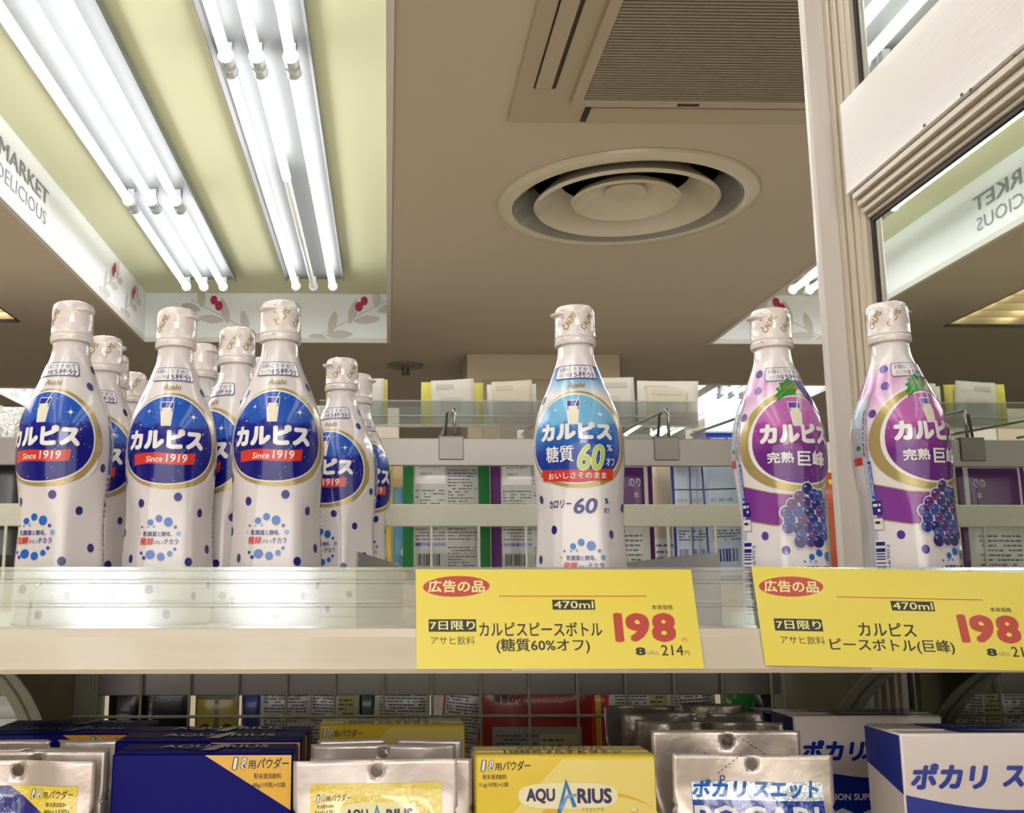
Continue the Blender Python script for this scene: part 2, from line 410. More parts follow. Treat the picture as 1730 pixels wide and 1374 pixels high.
# louvre light at the left edge
r = empty('louvre_light', (-2.33, 5.21, H), 'warm louvred ceiling light at the far left edge', 'light')
b = MB(); x0, x1, y0, y1 = holes['d']; cx, cy = -2.33, 5.21
b.box(x0 - cx, x1 - cx, y0 - cy, y1 - cy, .12, .13, REFL); b.box(x0 - cx - .01, x0 - cx, y0 - cy, y1 - cy, .0, .13, REFL); b.box(x1 - cx, x1 - cx + .01, y0 - cy, y1 - cy, 0, .13, REFL)
b.box(x0 - cx, x1 - cx, 0, .01, 0, .13, REFL); b.box(x0 - cx, x1 - cx, y0 - cy - .01, y0 - cy, 0, .13, REFL); b.build('housing', r)
for x in (-.28, 0, .28): MB().tube([(x, y0 - cy + .02, .085), (x, -.02, .085)], .018, WARM, 10).build('tube', r, smooth=True)
LOUV = M('louvre_metal', '#d6c7a8', .25, metal=.6)
for k in range(9): MB().box(x0 - cx, x1 - cx, -.05 - k * .135, -.045 - k * .135, .002, .06, LOUV).build('louvre_blade', r)

# ------------------------------------------------------------------ round diffuser, air conditioner, sprinkler
DIF = M('diffuser_enamel', '#cfc5ae', .22, coat=.3); THR = M('diffuser_throat', '#8f8a80', .2, coat=.6)
r = empty('ceiling_diffuser', (DC[0], DC[1], H), 'round ceiling air diffuser with nested cream rings', 'air vent')
def ring_lathe(pr, name, m=DIF): MB().lathe(pr + [pr[0]], m, 72, cap=False).build(name, r, smooth=False, angle=35)
ring_lathe([(.455, -.001), (.452, -.012), (.43, -.022), (.402, -.02), (.398, -.012), (.40, .001)], 'outer_ring')
ring_lathe([(.397, -.014), (.388, .0), (.350, .055), (.330, .09), (.326, .09), (.345, .055), (.384, -.002), (.394, -.016)], 'throat', THR)
ring_lathe([(.315, -.022), (.325, -.012), (.318, .0), (.27, .045), (.235, .085), (.228, .085), (.262, .042), (.30, -.008)], 'middle_ring')
ring_lathe([(.185, -.005), (.192, .003), (.18, .02), (.09, .065), (.001, .075), (.001, .07), (.085, .058), (.168, .012)], 'inner_ring')
MB().lathe([(.070, .028), (.074, .034), (.060, .062), (.001, .066)], DIF, 48, cap=True).build('centre_dish', r, angle=35)
MB().lathe([(.43, .001), (.43, .20), (.001, .20)], DARKGAP, 48, cap=False).build('duct', r, fix=False)
b = MB()
for a in (0, 2.09, 4.19): b.box(-.39, -.05, -.004, .004, .10, .115, DIF)
for i in range(len(b.v)):
    a = (0, 2.09, 4.19)[i // 8]; x, y, z = b.v[i]; b.v[i] = (x * math.cos(a) - y * math.sin(a), x * math.sin(a) + y * math.cos(a), z)
b.build('spider', r)
r = empty('air_conditioner', (.9, 2.2, H), 'square cassette air conditioner with fine slatted grille above the post', 'air conditioner')
ACP = M('ac_plastic', '#b3a58d', .4); ACD = M('ac_slot', '#2a2622', .5); ACG = M('ac_grille', '#9c917c', .5); ACB = M('ac_grille_back', '#6b634f', .6)
def lb(name, x0, x1, y0, y1, z0, z1, m): MB().box(x0 - .9, x1 - .9, y0 - 2.2, y1 - 2.2, z0, z1, m, .002).build(name, r)
lb('panel', .345, 1.455, 1.30, 2.815, -.012, -.0005, ACP)
for k, (x0, x1, y0, y1) in enumerate(((.505, 1.295, 2.640, 2.675), (.505, .535, 1.4, 2.640), (1.265, 1.295, 1.4, 2.640), (.505, 1.295, 1.36, 1.4))): lb('intake_frame', x0, x1, y0, y1, -.03, -.0125, ACP)
lb('grille_back', .536, 1.264, 1.401, 2.639, -.018, -.0125, ACB)
b = MB()
for k in range(88): y = 1.41 + k * .014; b.box(.536 - .9, 1.264 - .9, y - 2.2, y - 2.2 + .007, -.028, -.019, ACG)
tag(b.build('grille_slats', r), kind='stuff')
lb('side_slot', .392, .452, 1.5, 2.60, -.0135, -.0122, ACD); lb('side_vane', .396, .440, 1.51, 2.59, -.02, -.0137, ACP)
lb('front_slot', .555, 1.245, 2.705, 2.80, -.0135, -.0122, ACD); lb('front_vane', .57, 1.23, 2.70, 2.79, -.022, -.0137, ACP)
lb('maker_plate', .80, .86, 2.65, 2.662, -.0315, -.0301, ACD)
p = aZ(1197, 204, H); MB().lathe([(.009, -.006), (.007, -.008), (.001, -.009)], DARKGAP, 16).build('ceiling_screw').location = p
tag(bpy.data.objects['ceiling_screw'], 'small dark screw head in the ceiling below the air conditioner', 'screw')
p = aZ(685, 617, H)
r = empty('sprinkler', p, 'fire sprinkler head on the ceiling between the blue bottles and the middle one', 'sprinkler')
b = MB(); b.lathe([(.11, -.001), (.11, -.012), (.06, -.02)], M('sprinkler_plate', '#8a8378', .4, metal=.3), 24); b.build('rose', r, angle=30)
MB().lathe([(.025, -.02), (.02, -.05), (.03, -.053), (.03, -.06)], M('sprinkler_head', '#5f574b', .4, metal=.5), 16).build('head', r, angle=30)
# far bulkhead
r = empty('column_1', (.91, 5.9, ZF), kind='structure'); r.name = 'wall_bulkhead'
BEI = M('bulkhead_paint', '#c9bca0', .7); BEI2 = M('bulkhead_panel', '#b8ab93', .6)
b = MB().box(-.447, .45, 0, .6, 0, H - ZF - .002, BEI); b.build('column', r)
for k in range(2): MB().box(-.36 + k * .41, .04 + k * .41, -.012, -.001, .02, H - ZF - .16, BEI2, .003).build('panel', r)
# distant shelving and goods, closing the view behind the racks
ORD = 'first second third fourth fifth sixth seventh eighth ninth tenth eleventh twelfth thirteenth fourteenth'.split()
GOODS = [M('far_goods_%s' % h, '#' + h, .5) for h in ('e9e6e0', 'd9d3c8', 'c9b9a0', 'ece7df', 'c3c8ce', 'd8c8b8')]
for gi, (gx0, gx1, gy, gz, lab) in enumerate(((-2.6, .2, 4.6, .62, 'distant shelf of pale cartons behind the blue bottles'), (1.5, 3.6, 5.2, .60, 'distant shelf of pale cartons behind the grape bottles'), (-4.2, -2.9, 3.6, .55, 'distant shelf of cartons at the left side'))):
    r = empty('far_shelf', ((gx0 + gx1) / 2, gy, ZF), lab, 'shelf', 'distant shelves')
    wx = (gx1 - gx0) / 2; hz = gz - ZF
    MB().box(-wx, wx, .2, .24, 0, hz - .1, BEI).build('back_panel', r)
    for k in range(2): MB().box(-wx, wx, -.2, .199, hz - .12 - k * .35, hz - .10 - k * .35, TRIMW).build('shelf_board', r)
    rd = random.Random(gi)
    for k in range(1):
        x = gx0 + .02; num = 0
        while x < gx1 - .2:
            w_ = .22 + rd.random() * .18; hh = .16 + rd.random() * .12
            c = MB().box(0, w_, 0, .2, 0, hh, rd.choice(GOODS), .003).build('carton', loc=(x, gy - .15, ZF + hz - .099 - k * .35))
            num += 1; tag(c, 'pale carton on the %s, %s from its left end' % (lab.replace('distant shelf of pale cartons', 'distant shelf').replace('distant shelf of cartons', 'distant shelf'), ORD[num - 1]), 'box', 'cartons on the distant shelves'); x += w_ + .004
# ------------------------------------------------------------------ mirrored partition at the right, with its painted timber frame
MX = .503
TIMB = M('painted_timber', '#ddd4cc', .28, coat=.25, bump=.10, bscale=90, aniso=(1, 1, .15)); TIMH = M('painted_timber_rail', '#ddd4cc', .28, coat=.25, bump=.10, bscale=90, aniso=(1, .15, 1))
TIMD = M('painted_moulding', '#cbbda8', .35, coat=.2); BLK = M('mirror_seal', '#241f1b', .5)
MIR = M('mirror_glass', '#d3d8cf', .012, metal=1)
r = empty('wall_right', (MX, 1.07, ZF), kind='structure')
def wr(name, x0, x1, y0, y1, z0, z1, m, bev=0): return MB().box(x0 - MX, x1 - MX, y0 - 1.07, y1 - 1.07, z0 - ZF, z1 - ZF, m, bev).build(name, r)
wr('post', .4705, .499, 1.07, 1.082, ZF, H, TIMB, .0025)
wr('backing', .512, .53, -1.2, 1.14, ZF, H, TIMD)
for k, (x, y) in enumerate(((.4995, 1.069), (.5015, 1.055), (.5035, 1.042), (.506, 1.033))): wr('moulding', x - .006, .5115, y - .0105, y, ZF, H, TIMD, .0012)
wr('seal', .5055, .5115, 1.0165, 1.0215, ZF, H, BLK)
wr('mirror_pane', .507, .5115, -1.2, 1.0163, ZF, .400, MIR); wr('mirror_pane', .507, .5115, -1.2, 1.0163, .52, H, MIR)
wr('rail_board', .486, .5115, -1.2, 1.030, .408, .512, TIMH, .0015)
for k, (x, z0, z1) in enumerate(((.4885, .400, .4075), (.493, .392, .3998), (.4975, .385, .3918), (.5025, .380, .3848))): wr('moulding', x, .5115, -1.2, 1.022, z0, z1, TIMD, .001)
wr('seal', .505, .5115, -1.2, 1.0163, .3755, .3798, BLK)
A = Art()
for px, py in ((1714, 95), (1625, 160), (1562, 212), (1640, 152)):
    p = aX(px, py, .486); A.ell(p.y, p.z, .0022, .0016, BLK, 1, 8)
A.build('nail_mark', lambda x, z, L: (.486 - .0004 - MX, x - 1.07, z - ZF), r)
# ------------------------------------------------------------------ the rack
YR = 1.19
STEEL = M('rack_steel', '#c9c7b4', .45, bump=.05, bscale=200, var=.06, vscale=30); STEELG = M('rack_rail_grey', '#97918b', .35, metal=.3)
CREAMS = M('shelf_edge_cream', '#d6c9b2', .25, coat=.4, var=.08, vscale=12, aniso=(.3, 1, 8)); CHROME = M('chrome', '#c8cac8', .16, metal=1)
SLOTD = M('slot_dark', '#24231f', .6)
rack = empty('display_rack', (.06, YR, ZF), 'cream steel display rack with wire mesh back carrying the bottles and drink powders', 'rack')
def rk(name, x0, x1, y0, y1, z0, z1, m, bev=0): return MB().box(x0 - .06, x1 - .06, y0 - YR, y1 - YR, z0 - ZF, z1 - ZF, m, bev).build(name, rack)
RX0, RX1 = -1.0, .480
rk('rail', RX0, RX1, YR, YR + .006, .1375, .170, STEELG, .001)
rk('rail', RX0, RX1, YR, YR + .006, .0672, .0931, STEEL, .001)
rk('rail', RX0, RX1, YR + .004, YR + .010, -.121, -.084, STEELG, .001)
for k in range(-20, 8):
    x = aY(812 + 82 * k, 1190, YR).x
    if RX0 < x < RX1:
        b = MB().tube([(x - .06, -.003, .0675 - ZF), (x - .06, -.003, -.30 - ZF)], .0018, STEEL, 6); b.build('wire', rack, smooth=True)
for z in (-.1425, -.2, -.26): MB().tube([(RX0 - .06, -.006, z - ZF), (RX1 - .06, -.006, z - ZF)], .0018, STEEL, 6).build('wire', rack, smooth=True)
for x in (-.342, -.98):
    o = rk('upright', x - .02, x + .02, YR - .0, YR + .035, ZF, .10, STEEL, .002)
o = rk('upright', .470, .484, 1.125, 1.15, ZF, .092, STEEL, .001)
b = MB()
for k in range(30):
    z = .075 - k * .031; b.box(.4745 - .06, .4785 - .06, 1.1243 - YR, 1.1248 - YR, z - .016 - ZF, z - ZF, SLOTD)
b.build('slots', rack)
rk('upright', .445, .492, YR - .005, YR + .03, ZF, -.0345, STEEL, .002)
# shelves
rk('shelf_plate', RX0, .490, .722, 1.17, -.0325, -.0287, STEEL)
rk('lower_shelf', RX0, .490, .60, 1.18, -.306, -.3005, STEEL)
rk('rear_shelf', RX0, .45, 1.205, 1.62, .0, .006, STEEL); rk('rear_lower_shelf', RX0, .45, 1.205, 1.62, -.306, -.3005, STEEL)
b = MB(); b.prism([(.712 - YR, -.0285 - ZF), (.7115 - YR, -.034 - ZF), (.7045 - YR, -.0545 - ZF), (.706 - YR, -.0575 - ZF), (.712 - YR, -.0575 - ZF), (.7155 - YR, -.036 - ZF), (.722 - YR, -.0325 - ZF), (.722 - YR, -.0285 - ZF)], 'x', RX0 - .06, .490 - .06, CREAMS)
b.build('shelf_edge', rack)
for x in (-.352, -.99, .455):
    pts = [(YR, -.033)]
    pts += [(.74, -.033), (.74, -.040)]
    for k in range(13):
        a = math.pi / 2 * k / 12; pts.append((.78 + .335 * math.sin(a) , -.044 - .20 * (1 - math.cos(a))))
    pts += [(1.15, -.30), (YR, -.30)]
    MB().prism([(p[0] - YR, p[1] - ZF) for p in pts], 'x', x - .06, x - .06 + .004, M('bracket_olive', '#a39c80', .5)).build('bracket', rack)
    b = MB()
    for k in range(12):
        a, c = math.pi / 2 * k / 12, math.pi / 2 * (k + 1) / 12
        p = [(.78 + .335 * math.sin(t) - YR, -.044 - .20 * (1 - math.cos(t)) - ZF) for t in (a, c)]
        b.add([(x - .07, *p[0]), (x - .046, *p[0]), (x - .046, *p[1]), (x - .07, *p[1]), (x - .07, p[0][0], p[0][1] + .002), (x - .046, p[0][0], p[0][1] + .002), (x - .046, p[1][0], p[1][1] + .002), (x - .07, p[1][0], p[1][1] + .002)],
              [(0, 1, 2, 3), (7, 6, 5, 4), (0, 4, 5, 1), (1, 5, 6, 2), (2, 6, 7, 3), (3, 7, 4, 0)], STEEL)
    b.build('bracket_flange', rack)
# clear price holder along the shelf lip
CLR = clear_mat('clear_holder', haze=.05, gloss=.17, rough=.13); CLR2 = clear_mat('clear_lip', haze=.10, gloss=.22, rough=.10); CLR3 = clear_mat('clear_sheet', haze=.06, gloss=-.03, rough=.25); CLR4 = clear_mat('clear_sheet_rib', haze=.22, gloss=-.02, rough=.3)
T17 = .021 / .069
def hy(z): return .727 - (.0125 - z) * T17
ph = empty('price_holder', (.05 - .06, .71 - YR, -.028 - ZF)); ph.parent = rack; ph['label'] = 'long clear ribbed plastic strip'
def strip(z0, z1, off, th, m, name):
    MB().prism([(hy(z0) + off - .71, z0 + .028), (hy(z1) + off - .71, z1 + .028), (hy(z1) + off + th - .71, z1 + .028), (hy(z0) + off + th - .71, z0 + .028)], 'x', RX0 - .05, .492 - .05, m).build(name, ph)
strip(-.0562, .0125, 0, .0008, CLR, 'front_sheet')
for z, h_ in ((.0118, .0022), (.0052, .0012), (.0025, .0008), (-.0105, .0018), (-.0135, .0008), (-.0275, .0016), (-.0295, .0008), (-.0490, .0010), (-.0545, .0014)): strip(z - h_ / 2, z + h_ / 2, -.0012, .0012, CLR2, 'rib')
# ------------------------------------------------------------------ bottles
BW = M('bottle_white', '#e6dedc', .22, coat=.7, coatr=.05); CAPW = M('cap_white', '#ece2dd', .18, coat=.8, coatr=.05, bump=.12, bscale=120)
PROF = [(0, .0315), (.0025, .0338), (.010, .0342), (.030, .0342), (.0472, .0340), (.058, .0333), (.074, .0326), (.085, .0325), (.0917, .0328), (.1058, .0338), (.1217, .0348), (.133, .0349), (.1453, .0340), (.158, .0316), (.1707, .0272), (.1852, .0212), (.1961, .0172), (.2025, .0150), (.209, .0141), (.2148, .0137)]
def cr(h):
    P = PROF
    if h <= P[0][0]: return P[0][1]
    for i in range(len(P) - 1):
        if h <= P[i + 1][0]:
            t = (h - P[i][0]) / (P[i + 1][0] - P[i][0]); p0 = P[max(i - 1, 0)]; p3 = P[min(i + 2, len(P) - 1)]
            d = P[i + 1][0] - P[i][0]
            m0 = (P[i + 1][1] - p0[1]) / max(P[i + 1][0] - p0[0], 1e-6) * d; m1 = (p3[1] - P[i][1]) / max(p3[0] - P[i][0], 1e-6) * d
            return (2 * t**3 - 3 * t**2 + 1) * P[i][1] + (t**3 - 2 * t**2 + t) * m0 + (-2 * t**3 + 3 * t**2) * P[i + 1][1] + (t**3 - t**2) * m1
    return P[-1][1]
def facet(th, h):
    k = .8 * max(0, min(1, (.112 - h) / .035)) * max(0, min(1, (h) / .006))
    a = ((th + math.pi / 6) % (math.pi / 3)) - math.pi / 6
    hexa = math.cos(math.pi / 6) / math.cos(a) * 1.055
    hexa = min(hexa, 1.012)
    return 1 + k * (hexa - 1)
def rad(th, h): return cr(h) * facet(th, h)
def surf(s, h, L, RL=.0343):
    th = s / RL; r = rad(th, h) + .00012 + L * .00013
    return (r * math.sin(th), -r * math.cos(th), h)
PX = .0343 * math.pi / 180   # arc metres per degree of label
def bottle_body(mat):
    b = MB(); N = 90
    hs = [0, .0025, .006] + [.006 + k * .0042 for k in range(1, 50)]; hs = [h for h in hs if h < .2148] + [.2148]
    b.lathe([(cr(h), h) for h in hs], mat, N, shape=lambda t, r, z: rad(t, z)); return b
BLUE = M('label_blue', '#14219c', .12, coat=1, coatr=.04)
def disc_mat(name, c0, c1, c2):
    """round label picture: deep colour at the edge, brighter cloudy middle, printed specks"""
    m = M(name, c0, .2, coat=.55, coatr=.04, spec=.3); nt = m.node_tree; L = nt.links.new; b = nt.nodes['Principled BSDF']
    tc = nt.nodes.new('ShaderNodeTexCoord'); n = nt.nodes.new('ShaderNodeTexNoise'); n.inputs['Scale'].default_value = 45; n.inputs['Detail'].default_value = 3
    sp = nt.nodes.new('ShaderNodeSeparateXYZ'); L(tc.outputs['Object'], sp.inputs[0]); L(tc.outputs['Object'], n.inputs[0])
    mr = nt.nodes.new('ShaderNodeMapRange'); mr.inputs[1].default_value = .105; mr.inputs[2].default_value = .168; L(sp.outputs[2], mr.inputs[0])
    ma = nt.nodes.new('ShaderNodeMath'); ma.operation = 'MULTIPLY_ADD'; L(n.outputs[0], ma.inputs[0]); ma.inputs[1].default_value = .55; L(mr.outputs[0], ma.inputs[2])
    r = nt.nodes.new('ShaderNodeValToRGB'); L(ma.outputs[0], r.inputs[0]); e = r.color_ramp.elements
    e.new(.5); e.new(.8)
    for q, (p, c) in zip(e, ((.2, c0), (.62, c0), (.95, c1), (1.0, c2))): q.position = p; q.color = col(c)
    v = nt.nodes.new('ShaderNodeTexVoronoi'); v.inputs['Scale'].default_value = 420; L(tc.outputs['Object'], v.inputs[0])
    n2 = nt.nodes.new('ShaderNodeTexNoise'); n2.inputs['Scale'].default_value = 90; L(tc.outputs['Object'], n2.inputs[0])
    lt = nt.nodes.new('ShaderNodeMath'); lt.operation = 'LESS_THAN'; L(v.outputs['Distance'], lt.inputs[0]); lt.inputs[1].default_value = .16
    gt = nt.nodes.new('ShaderNodeMath'); gt.operation = 'GREATER_THAN'; L(n2.outputs[0], gt.inputs[0]); gt.inputs[1].default_value = .56
    mm = nt.nodes.new('ShaderNodeMath'); mm.operation = 'MULTIPLY'; L(lt.outputs[0], mm.inputs[0]); L(gt.outputs[0], mm.inputs[1])
    mx = nt.nodes.new('ShaderNodeMix'); mx.data_type = 'RGBA'; L(mm.outputs[0], mx.inputs[0]); L(r.outputs[0], mx.inputs[6]); mx.inputs[7].default_value = col('#9ec4ea'); L(mx.outputs[2], b.inputs['Base Color'])
    return m
DB = disc_mat('label_disc_navy', '#06077a', '#0c1c90', '#2058bc'); DL = disc_mat('label_disc_sky', '#1238a0', '#2f86cf', '#79bce2'); DP = disc_mat('label_disc_purple', '#6a2585', '#a8489c', '#c46ab4')
SKY = M('star_sky', '#bfe2f5', .3); BUBA = M('bubble_blue', '#1668c4', .25, coat=.6); BUBL = M('bubble_pale', '#79a8d8', .25, coat=.6); BUBD = M('bubble_dark', '#24489c', .25, coat=.6)
GOLDL = M('gold_letter', '#a58c46', .3, metal=.2, coat=.6); GRN = M('lime_letter', '#b9d14a', .3, coat=.6); PUR = M('dot_purple', '#5a2f9c', .25, coat=.7)
PBAND = MG('band_purple', 'X', [(-.04, '#7a2c98'), (.0, '#9a3f9c'), (.03, '#a8459a')]); CUPW = M('cup_white', '#efe6cf', .3); GREY = M('print_greyblue', '#6f7488', .4); LEAF = M('leaf_green', '#2f8a34', .3, coat=.5)
LEAF2 = M('leaf_light', '#7fc04a', .3, coat=.5)
LABW = M('label_white', '#f0ebe9', .2, coat=.8, coatr=.05)
def mk_label(kind):
    A = Art(); W = LABW; ink = NAVY
    def P(deg): return deg * PX
    dots = [(-60, .172), (66, .178), (14, .0942), (-36, .0895), (50, .083), (-74, .1085), (-84, .0685), (80, .1157), (70, .056), (-54, .0485), (30, .046), (-18, .026), (40, .021), (-70, .018), (75, .029), (5, .008), (92, .193), (100, .155), (-100, .15), (-110, .09), (-120, .04), (150, .16), (165, .10), (180, .05), (-150, .17), (-160, .12), (-170, .07), (195, .185), (140, .03)]
    if kind == 'grape': dots = [(-62, .192), (-58, .178), (-75, .157), (-53, .0655), (-26, .0545), (45, .062), (66, .09), (70, .03), (-44, .03), (10, .02), (150, .16), (165, .10), (180, .05), (-150, .17), (-160, .12)]
    if kind == 'light': dots = [(-65, .170), (-88, .1455), (82, .181), (-64, .0930), (80, .0865), (-36, .0695), (46, .0660), (-70, .0480), (72, .03), (-20, .022), (35, .018), (100, .155), (-100, .15), (150, .16), (165, .10), (180, .05), (-150, .17), (-160, .12)]
    for d, h in dots:
        hw = .0031 * .0343 / cr(h); A.ell(P(d), h, hw, .0033, PUR if kind == 'grape' else ink, 1, 16)
    A.secs = [('spot_print', 0)]; A.sec('shoulder_print')
    hb = .1905; kx = .0343 / cr(hb)
    A.rrect(P(0), hb, .0315 * kx, .0113, .003, ink if kind != 'grape' else GREY, 5); A.rrect(P(0), hb, .0302 * kx, .0102, .0026, W, 6)
    A.text('5倍にうすめて', 0, hb + .0024, .0265 * kx, .0036, ink, 7, 0); A.text('コップ約', -.0085 * kx, hb - .0024, .0085 * kx, .0032, ink, 7, .0); A.text('15杯分', .005 * kx, hb - .0023, .0175 * kx, .0052, ink, 7, .01)
    A.text('Asahi', 0, .1795, .0125 * .0343 / cr(.1795), .0042, GOLDL, 8, .02, .2)
    hc, ry, rx = .1373, .0336, P(63); A.sec('front_label')
    if kind == 'grape':
        A.poly([(P(-88), .1045), (P(-40), .097), (P(40), .094), (P(88), .0995), (P(88), .068), (P(40), .071), (P(-40), .0735), (P(-82), .078)], PBAND, 1)
        A.line([(P(-88), .1048), (P(-40), .0974), (P(0), .0950)], .0008, GOLD, 2); A.line([(P(-82), .0777), (P(-40), .0732), (P(40), .0706), (P(80), .068)], .0007, GOLD, 2)
        A.ell(P(2), hc + .001, P(80), .0405, W, 2, 40, 2.05, 0, .06); A.ell(P(-4), hc - .0005, P(76), .0385, GOLD, 3, 40, 2.05, 0, .08); A.ell(P(1), hc + .0002, P(66), .0348, W, 4, 40, 2.1, 0, .06)
    else:
        A.ell(P(1.5), hc, P(73), .0372, GOLD, 2, 44, 2.1, 0, .07)
        A.ell(P(-2), hc + .0006, rx + .0016, ry + .0013, W, 3, 44, 2.15, 0, .06)
    A.ell(P(2 if kind == 'grape' else -2), hc + .0004, rx - (0 if kind != 'grape' else .001), ry, {'blue': DB, 'light': DL, 'grape': DP}[kind], 5, 44, 2.15, 0, .06)
    if kind == 'blue' or kind == 'light':
        A.poly([(P(52), .1085), (P(62), .116), (P(70), .124), (P(68), .116), (P(58), .108), (P(46), .104)], W, 4)
    for (d, h, r_) in ((31, .1555, .0050), (-30, .1595, .0032), (-40, .149, .0018), (12, .166, .0016), (44, .143, .0016)):
        if kind != 'grape': A.star(P(d), h, r_, SKY, 6); A.ell(P(d), h, r_ * .28, r_ * .28, WHITE, 7, 8)
    # glass with a straw
    gx, gy = P(-5 if kind != 'grape' else -2), .157
    A.poly([(gx - .0058, gy + .0100), (gx + .0058, gy + .0100), (gx + .0036, gy - .0095), (gx - .0036, gy - .0095)], WHITE, 6)
    A.poly([(gx - .0052, gy + .0094), (gx + .0052, gy + .0094), (gx + .0044, gy + .0020), (gx - .0044, gy + .0020)], BLUE if kind != 'grape' else PUR, 7)
    A.poly([(gx - .0040, gy + .0050), (gx + .0040, gy + .0050), (gx + .0028, gy - .0088), (gx - .0028, gy - .0088)], CUPW, 8)
    A.line([(gx + .0002, gy + .002), (gx + .0052, gy + .0135)], .0009, WHITE, 9)
    # brand lettering
    A.text('カルピス', P(-6 if kind == 'blue' else -2), .1375 if kind == 'blue' else (.1425 if kind == 'light' else .142), P(98) if kind == 'blue' else P(94), .0155 if kind != 'light' else .0135, WHITE, 9, .08)
    if kind == 'blue':
        n = 12; up = []; dn = []
        for k in range(n + 1):
            t = k / n; x = P(-46 + 78 * t); y = .1222 + .0006 * math.sin(t * 6.28) + .001 * t; up.append((x, y + .0042)); dn.append((x, y - .0042))
        up[-1] = (up[-1][0] + .001, up[-1][1]); A.add(up + dn, [(k, k + 1, n + 2 + k, n + 1 + k) for k in range(n)], RED, 6)
        A.text('Since', P(-17), .1224, .0125, .0046, WHITE, 8, .02, .15); A.text('1919', P(10), .1230, .0150, .0062, WHITE, 8, .02, .1)
    elif kind == 'light':
        A.text('糖質', P(-23), .1255, .0215, .0125, WHITE, 9, .02); A.text('60', P(16), .1225, .0200, .0205, WHITE, 9, .05, .15); A.text('60', P(16), .1225, .0190, .0195, GRN, 10, .02, .15)
        A.text('%', P(40), .1300, .0050, .0050, WHITE, 9, .02); A.text('オフ', P(41), .1195, .0075, .0060, WHITE, 9, .02)
        A.poly([(P(-56), .1100), (P(-44), .1118), (P(-44), .1078)], RED, 6)
        n = 12; up = [(P(-50 + 96 * k / n), .1105 - .0014 * math.sin(math.pi * k / n) + .0042) for k in range(n + 1)]; dn = [(x, y - .0086) for x, y in up]
        A.add(up + dn, [(k, k + 1, n + 2 + k, n + 1 + k) for k in range(n)], RED, 7)
        A.text('おいしさそのまま', P(-2), .1092, P(74), .0048, WHITE, 9, .02)
        A.text('カロリー', P(-27), .0885, .0195, .0060, ink, 3, .03, .2); A.text('60', P(8), .0868, .0185, .0115, ink, 3, .03, .2); A.text('%', P(37), .0905, .0040, .0040, ink, 3, .03); A.text('オフ', P(37), .0835, .0055, .0040, ink, 3, .03)
        for (d, h, w_) in ((-65, .186, .9),): pass
    else:
        A.text('完熟', P(-26), .1235, .0185, .0085, WHITE, 9, .03); A.text('巨峰', P(14), .1228, .0245, .0120, WHITE, 9, .03)
        A.sec('fruit_picture')
        A.poly([(P(-27), .1670), (P(-24), .1705), (P(-28), .1725), (P(-22), .1755), (P(-26), .1780), (P(-18), .1800), (P(-19), .1830), (P(-10), .1835), (P(-4), .1865), (P(8), .1850), (P(16), .180), (P(5), .174), (P(-12), .172)], LEAF, 7); A.line([(P(-24), .170), (P(-8), .178), (P(10), .183)], .0006, LEAF2, 8)
        A.poly([(P(14), .186), (P(30), .183), (P(52), .168), (P(56), .157), (P(44), .160), (P(24), .172)], BLUE, 8); A.poly([(P(24), .184), (P(44), .173), (P(50), .163), (P(36), .172)], BUBD, 9)
        A.line([(P(26), .106), (P(32), .0985), (P(33), .094)], .0012, LEAF2, 10); A.poly([(P(44), .064), (P(58), .073), (P(60), .066), (P(54), .058)], LEAF, 10)
        G = [M('grape_%d' % k, c, .2, coat=.8) for k, c in enumerate(('#2a3480', '#4a2a78', '#3a4a98', '#241f66', '#6a2a6c'))]; GH = M('grape_shine', '#8fa0d8', .3); rd = random.Random(4)
        gs = []
        rows = ((.1010, (6,)), (.0950, (-4, 14, 24)), (.0890, (-14, 2, 18, 34)), (.0830, (-24, -8, 8, 24, 40)), (.0770, (-20, -2, 14, 32)), (.0710, (-22, -10, 6, 20, 36)), (.0655, (-4, 12, 28)), (.0600, (-8, 6, 18)))
        for hh, xs_ in rows:
            for d in xs_: gs.append((d + rd.uniform(-1.5, 1.5), hh + rd.uniform(-.001, .001), .0042 + rd.random() * .0006))
        for d, h, q in gs: A.ell(P(d), h, q + .0010, q + .0010, W, 9, 14)
        for i, (d, h, q) in enumerate(gs):
            l = 10 + i * .12; A.ell(P(d), h, q + .0002, q + .0002, GH, l, 14); A.ell(P(d), h, q - .0001, q - .0001, rd.choice(G), l + .05, 14); A.ell(P(d) - q * .35, h + q * .4, q * .28, q * .2, GH, l + .1, 8)
    A.sec('slogan_mark')
    bx, by = (P(-9), .064) if kind == 'blue' else (P(2), .046 if kind == 'light' else .0385)
    if kind == 'grape': bx = P(20)
    u = .000437 / 2.861 * 1.12
    for (x, y, q, m) in ((755, 1192, 14, BUBA), (793, 1175, 16, BUBA), (838, 1190, 21, BUBA), (872, 1212, 8, BUBD), (717, 1212, 5, BUBD), (745, 1212, 5, BUBL), (772, 1210, 6, BUBL), (887, 1240, 11, BUBL), (705, 1240, 3, BUBD), (722, 1325, 7, BUBD), (737, 1345, 8, BUBD), (763, 1331, 20, BUBA), (810, 1340, 18, BUBA), (850, 1327, 13, BUBA), (872, 1307, 8, BUBD)):
        A.ell(bx + (x - 797) * u, by - (y - 1257) * u, q * u, q * u, m, 3, 14)
    A.text('乳酸菌と酵母、', bx - .001, by + .0026, .0225, .0038, ink, 4, .02); A.text('発酵', bx - .0092, by - .0030, .0105, .0054, RED, 4, .03, .1); A.text('がもつ', bx + .0003, by - .0037, .0072, .0028, ink, 4, .01); A.text('チカラ', bx + .0098, by - .0030, .0112, .0042, ink, 4, .02)
    A.sec('side_panel')
    s0 = P(93) if kind != 'grape' else P(98)
